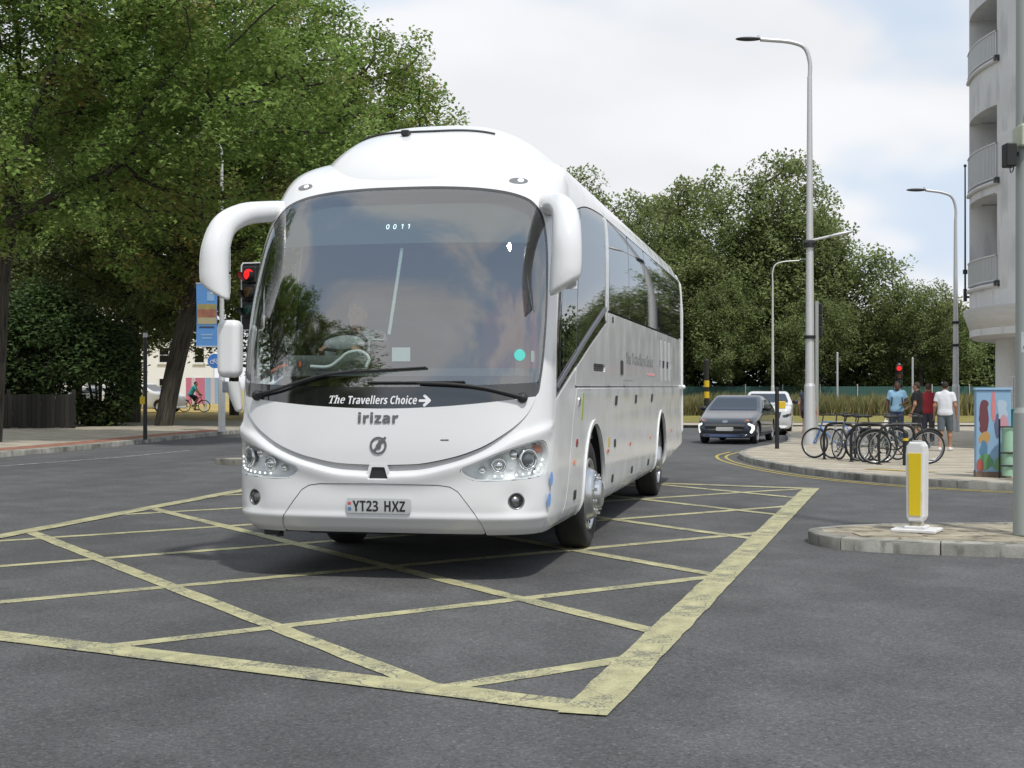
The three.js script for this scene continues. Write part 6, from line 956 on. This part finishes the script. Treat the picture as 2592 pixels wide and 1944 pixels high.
function limbGeo(nodes, scale, minR, sides = 7) { // limbs as one mesh
  const P = [], N = [], T = [], I = [];
  nodes.forEach((n, i) => {
    if (n.parent < 0) return; const q = nodes[n.parent], ra = Math.min(q.r, n.r * 1.35) * scale, rb = n.r * scale; if (rb < minR) return;
    const d = n.p.clone().sub(q.p), L = d.length(); d.normalize(); const a = Math.abs(d.y) < 0.9 ? V3(0, 1, 0) : V3(1, 0, 0), u = a.cross(d).normalize(), w = d.clone().cross(u), b = P.length / 3, m = rb > 0.1 ? 10 : sides > 5 && rb > 0.03 ? 6 : 4;
    for (const [c, r, v] of [[q.p.clone().addScaledVector(d, -ra * 0.25), ra, 0], [n.p, rb, L]]) for (let k = 0; k <= m; k++) { const t = k / m * 2 * Math.PI, x = u.x * Math.cos(t) + w.x * Math.sin(t), y = u.y * Math.cos(t) + w.y * Math.sin(t), z = u.z * Math.cos(t) + w.z * Math.sin(t); P.push(c.x + x * r, c.y + y * r, c.z + z * r); N.push(x, y, z); T.push(k / m * Math.max(1, Math.round(r * 8)), c.y * 0.5 + v * 0); }
    for (let k = 0; k < m; k++) I.push(b + k, b + k + 1, b + k + m + 1, b + k + 1, b + k + m + 2, b + k + m + 1);
  });
  const g = new THREE.BufferGeometry(); g.setAttribute('position', new THREE.Float32BufferAttribute(P, 3)); g.setAttribute('normal', new THREE.Float32BufferAttribute(N, 3)); g.setAttribute('uv', new THREE.Float32BufferAttribute(T, 2)); g.setIndex(I); return g;
}
const greens = { // leaf colours vary from sprig to sprig
  elm: [[0.20, 0.30, 0.075], [0.22, 0.325, 0.08], [0.24, 0.34, 0.09], [0.17, 0.26, 0.06], [0.28, 0.32, 0.095], [0.30, 0.26, 0.085]],
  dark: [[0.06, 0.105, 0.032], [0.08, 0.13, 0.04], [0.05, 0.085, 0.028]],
  mixed: [[0.21, 0.27, 0.10], [0.245, 0.305, 0.115], [0.18, 0.23, 0.085], [0.28, 0.31, 0.135]],
};
function foliage(parent, spots, geo, palette, seed, scale = [0.8, 1.3]) {
  const r = mulberry(seed), m = new THREE.InstancedMesh(geo, leafMat, spots.length), M = new THREE.Matrix4(), Q = new THREE.Quaternion(), E = new THREE.Euler(), c = new THREE.Color(); m.name = 'crown'; m.userData.kind = 'stuff';
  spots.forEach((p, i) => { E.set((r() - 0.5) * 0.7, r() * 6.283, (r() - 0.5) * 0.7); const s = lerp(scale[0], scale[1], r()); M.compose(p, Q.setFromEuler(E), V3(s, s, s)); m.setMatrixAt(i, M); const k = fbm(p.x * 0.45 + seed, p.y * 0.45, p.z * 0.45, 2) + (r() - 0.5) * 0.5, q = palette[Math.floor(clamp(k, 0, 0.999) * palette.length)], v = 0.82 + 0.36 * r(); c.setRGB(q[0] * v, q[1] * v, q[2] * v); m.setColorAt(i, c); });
  m.castShadow = m.receiveShadow = true; parent.add(m); return m;
}
function spotsOf(nodes, r, tipR, per, jitter) { const out = []; for (const n of nodes) if (n.r < tipR && n.parent >= 0) for (let k = 0; k < per; k++) out.push(n.p.clone().add(V3((r() - 0.5) * 2, (r() - 0.5) * 1.6, (r() - 0.5) * 2).multiplyScalar(jitter))); return out; }
const sprigs = { elm: sprigGeo(1, 26, 0.36, 0.128), far: sprigGeo(2, 24, 0.58, 0.21), bush: sprigGeo(3, 18, 0.28, 0.12) };
function tree(label, spec, pos, turn, palette, { per = 3, jitter = 0.5, tipR = 0.05, geo = sprigs.elm, scale = 2.2, group, name = 'tree', minR = 0.012 } = {}) {
  const o = thing(name, label, 'tree', pos, turn, group), { nodes } = growTree(spec), r = mulberry(spec.seed + 5);
  part(o, 'trunk', limbGeo(nodes, scale, minR), bark); foliage(o, spotsOf(nodes, r, tipR, per, jitter), geo, palette, spec.seed + 9); return o;
}
function copyTree(src, label, pos, turn, s, group) { const c = src.clone(); c.name = numbered(src.name.replace(/_\d+$/, '')); c.userData = { ...src.userData, label }; if (group) c.userData.group = group; c.position.set(...pos); c.rotation.y = turn; c.scale.setScalar(s); scene.add(c); return c; }
const LG = 'street trees on the left pavement', RG = 'trees across the side road';
const t1 = tree('left-edge street tree whose trunk touches the picture edge, with long leaning limbs', { seed: 11, trunk: [[0, 0, 0], [0.1, 2, 0], [0.25, 4.2, 0.1], [0.5, 6, 0]], lobes: [[2.2, 10.6, 0.5, 5.6, 3.6, 4.2], [5.4, 8.4, 0, 4.2, 3.2, 3.6], [-2.5, 10, 0, 4.5, 4.2, 4], [1.6, 6.6, 1.2, 3.2, 1.8, 2.6], [0.5, 13.5, -1, 4.2, 2.4, 4]], points: 2300 }, [-13.05, 0.12, -35.1], 0, greens.elm, { per: 5, group: LG, scale: 1.8 });
const t3 = tree('leaning street tree beside the banner lamp with a wide rounded crown', { seed: 23, trunk: [[0, 0, 0], [0.35, 1.8, 0], [0.9, 4, 0], [1.6, 6, 0.2]], lobes: [[3.6, 11.2, 0, 6.6, 4.2, 5], [7.6, 9.4, 0.6, 4.0, 3.2, 4], [0, 8.6, 0.8, 4.6, 3.6, 4.2], [4.2, 6.6, 1.5, 3.4, 2.2, 3.2], [2.5, 14.2, 0, 4.4, 2.2, 4]], points: 2800 }, [-12.4, 0.12, -49.8], 0, greens.elm, { per: 5, group: LG });
const t2 = tree('dark upright street tree between the black post and the shrubs', { seed: 37, trunk: [[0, 0, 0], [0, 2.5, 0], [-0.2, 5, 0], [-0.3, 7, 0]], lobes: [[-0.6, 9.5, 0, 5.5, 4.6, 4.5], [-3.5, 7.2, 0.5, 4.2, 3.4, 4], [1.5, 6.0, 1, 3.6, 2.6, 3.2], [0, 13.2, 0, 4.2, 3, 4]], points: 1900 }, [-14.75, 0.12, -54.5], 0, greens.mixed, { per: 5, group: LG });
// shrubs in the shade on the left
function shrub(label, [x, d, y], [rx, ry, rz], seed, palette, n = 1000, name = 'shrub', group = 'shrubs behind the dark fence') {
  const o = thing(name, label, name === 'shrub' ? 'shrub' : 'hedge', [x, y, -d], 0, group), r = mulberry(seed), spots = [], st = [];
  while (spots.length < n) { const q = V3(r() * 2 - 1, r() * 2 - 1, r() * 2 - 1), l = q.length(); if (l > 1 || (l < 0.55 && r() > 0.25)) continue; const p = V3(q.x * rx, ry + q.y * ry, q.z * rz); if (fbm(p.x * 0.8 + seed, p.y * 0.8, p.z * 0.8, 3) < 0.42) continue; spots.push(p); }
  for (let k = 0; k < 9; k++) { const a = r() * 6.283, q = r(); st.push(tube([[Math.cos(a) * 0.2, 0, Math.sin(a) * 0.2], [Math.cos(a) * rx * 0.3, ry * 0.7, Math.sin(a) * rz * 0.3], [Math.cos(a) * rx * 0.6, ry * (1.1 + 0.5 * q), Math.sin(a) * rz * 0.6]], 0.035, 5, 12)); }
  part(o, 'stems', st, bark); foliage(o, spots, sprigs.bush, palette, seed, [1.0, 1.7]); return o;
}
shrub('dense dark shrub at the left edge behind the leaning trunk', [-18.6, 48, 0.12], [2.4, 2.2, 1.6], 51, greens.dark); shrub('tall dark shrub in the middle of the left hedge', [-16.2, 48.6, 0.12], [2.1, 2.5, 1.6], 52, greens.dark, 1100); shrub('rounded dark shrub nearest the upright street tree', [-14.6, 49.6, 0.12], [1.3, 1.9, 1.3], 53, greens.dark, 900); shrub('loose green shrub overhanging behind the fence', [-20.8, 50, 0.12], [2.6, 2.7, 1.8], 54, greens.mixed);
// trees across the side road, behind the coach and to its right
const r1 = tree('tall broad tree behind the lamp with an open grey-green crown', { seed: 71, trunk: [[0, 0, 0], [0.1, 3, 0], [0, 6, 0]], lobes: [[-2.2, 11.8, 0, 4.6, 4.4, 4], [3.0, 12.6, 0, 4.4, 4.8, 4], [0.5, 8, 1, 5.6, 3.6, 4], [5, 8.5, 0, 3.6, 3, 3.4], [-4.2, 7, 1, 3.6, 3.2, 3.4]], points: 1500, step: 0.7, kill: 1.0 }, [15.2, -0.06, -95], 0, greens.mixed, { per: 4, jitter: 0.75, geo: sprigs.far, scale: 2.6, group: RG, minR: 0.02 });
const r2 = tree('rounded dark green tree right of the tall lamp', { seed: 83, trunk: [[0, 0, 0], [0, 2.5, 0], [0.2, 5, 0]], lobes: [[0, 9.2, 0, 5.0, 4.6, 4.4], [4.2, 8.0, 0.5, 3.8, 3.4, 3.4], [-3, 6.5, 1, 4, 3, 3.6], [3.2, 4.8, 1.4, 3.6, 2.2, 3]], points: 1400, step: 0.7, kill: 1.0 }, [18.7, -0.06, -94], 0, greens.mixed, { per: 4, jitter: 0.75, geo: sprigs.far, scale: 2.6, group: RG, minR: 0.02 });
copyTree(t3, 'street tree hidden behind the coach whose crown shows above its roof', [-9.4, 0.12, -58], 2.2, 0.98, LG);
copyTree(t1, 'street tree far back behind the left shrubs', [-22, 0.12, -56], 1.1, 1.0, LG);
copyTree(r2, 'dark low-branched tree in the gap behind the banner lamp', [-13.5, 0.12, -68], 0.4, 0.85, LG); copyTree(r2, 'low-branched tree behind the rounded shrub', [-20.5, 0.12, -66], 2.9, 0.8, LG); copyTree(r1, 'low-branched tree partly hidden by the coach mirror', [-8.5, 0.12, -72], 1.9, 0.8, LG); copyTree(r2, 'low-branched tree behind the left-edge street tree', [-28, 0.12, -68], 5.0, 0.95, LG);
copyTree(t2, 'street tree outside the picture on the left that the windscreen mirrors', [-15.5, 0.12, -17], 0.8, 1.0, LG); copyTree(t1, 'second street tree outside the picture on the left, nearer the camera', [-17, 0.12, -4], 2.4, 1.0, LG); copyTree(t2, 'third street tree outside the picture, behind the camera on the left', [-17.5, 0.12, 9], 3.9, 1.0, LG);
copyTree(r2, 'dark tree immediately right of the coach rear', [11.4, -0.06, -93], 2.0, 0.84, RG); copyTree(r2, 'tree across the junction hidden from view by the left half of the coach', [-3.5, 0.1, -92], 0.3, 0.95, RG); copyTree(r2, 'tree across the junction hidden from view by the right half of the coach', [2.6, -0.06, -97], 4.6, 0.9, RG); copyTree(r1, 'tree whose top shows just above the coach roof', [7.9, -0.06, -104], 3.4, 1.01, RG); copyTree(r2, 'lower tree behind the walking people', [31, -0.06, -98], 1.2, 0.52, RG); copyTree(r1, 'lower tree beside the corner building', [35.5, -0.06, -97], 4.4, 0.46, RG); copyTree(r2, 'lower tree half hidden by the corner building', [40, -0.06, -97], 5.4, 0.55, RG); copyTree(r2, 'low tree under the open grey-green crown', [19.8, -0.06, -90.5], 4.0, 0.55, RG); copyTree(r1, 'low tree behind the dark hatchback', [14.2, -0.06, -91], 0.9, 0.52, RG); copyTree(r2, 'low tree between the tall lamp and the people', [26.6, -0.06, -91], 2.8, 0.62, RG);
{ // the wood behind the fence reads as one mass
  const r = mulberry(131), spots = []; while (spots.length < 5200) { const x = 1 + r() * 47, d = 93 + r() * 10, top = 4.5 + 3.5 * fbm(x * 0.22, d * 0.2, 5, 3), y = r() * top; if (fbm(x * 0.5, y * 0.5, d * 0.5, 3) < 0.36) continue; spots.push(V3(x, y, -d)); }
  const w = foliage(scene, spots, sprigs.far, greens.dark.concat(greens.mixed), 77, [1.0, 1.7]); w.name = 'distant_thicket'; w.userData.label = 'dense green undergrowth behind the mesh fence'; w.userData.category = 'undergrowth';
}
{ // long grass in front of the mesh fence
  const r = mulberry(97), P = [], I = []; for (let k = 0; k < 14; k++) { const a = r() * 6.283, b = r() * 0.25, h = 0.5 + r() * 0.5, dx = (r() - 0.5) * 0.5, dz = (r() - 0.5) * 0.5, x = Math.cos(a) * b, z = Math.sin(a) * b, q = P.length / 3, w = 0.018; P.push(x - w, 0, z, x + w, 0, z, x + dx * 0.4 + w * 0.7, h * 0.6, z + dz * 0.4, x + dx * 0.4 - w * 0.7, h * 0.6, z + dz * 0.4, x + dx, h, z + dz); I.push(q, q + 1, q + 2, q, q + 2, q + 3, q + 3, q + 2, q + 4); }
  const g = new THREE.BufferGeometry(); g.setAttribute('position', new THREE.Float32BufferAttribute(P, 3)); g.setIndex(I); g.computeVertexNormals();
  const n = 9000, m = new THREE.InstancedMesh(g, std({ color: 0xffffff, roughness: 0.9 }), n), M = new THREE.Matrix4(), c = new THREE.Color(); m.name = 'long_grass'; m.userData = { kind: 'stuff', label: 'long yellow-green grass along the mesh fence', category: 'grass' };
  for (let k = 0; k < n; k++) { const x = 4 + r() * 44, d = 76 + r() * 13.5, s = 0.6 + r() * 0.7 * (0.6 + fbm(x * 0.4, d * 0.4, 3, 2)); M.makeRotationY(r() * 6.283).scale(V3(1.4, s, 1.4)).setPosition(x, -0.07, -d); m.setMatrixAt(k, M); const q = r(); c.setRGB(lerp(0.10, 0.26, q), lerp(0.13, 0.21, q), lerp(0.04, 0.09, q)); m.setColorAt(k, c); } scene.add(m);
}

renderer.render(scene, camera);
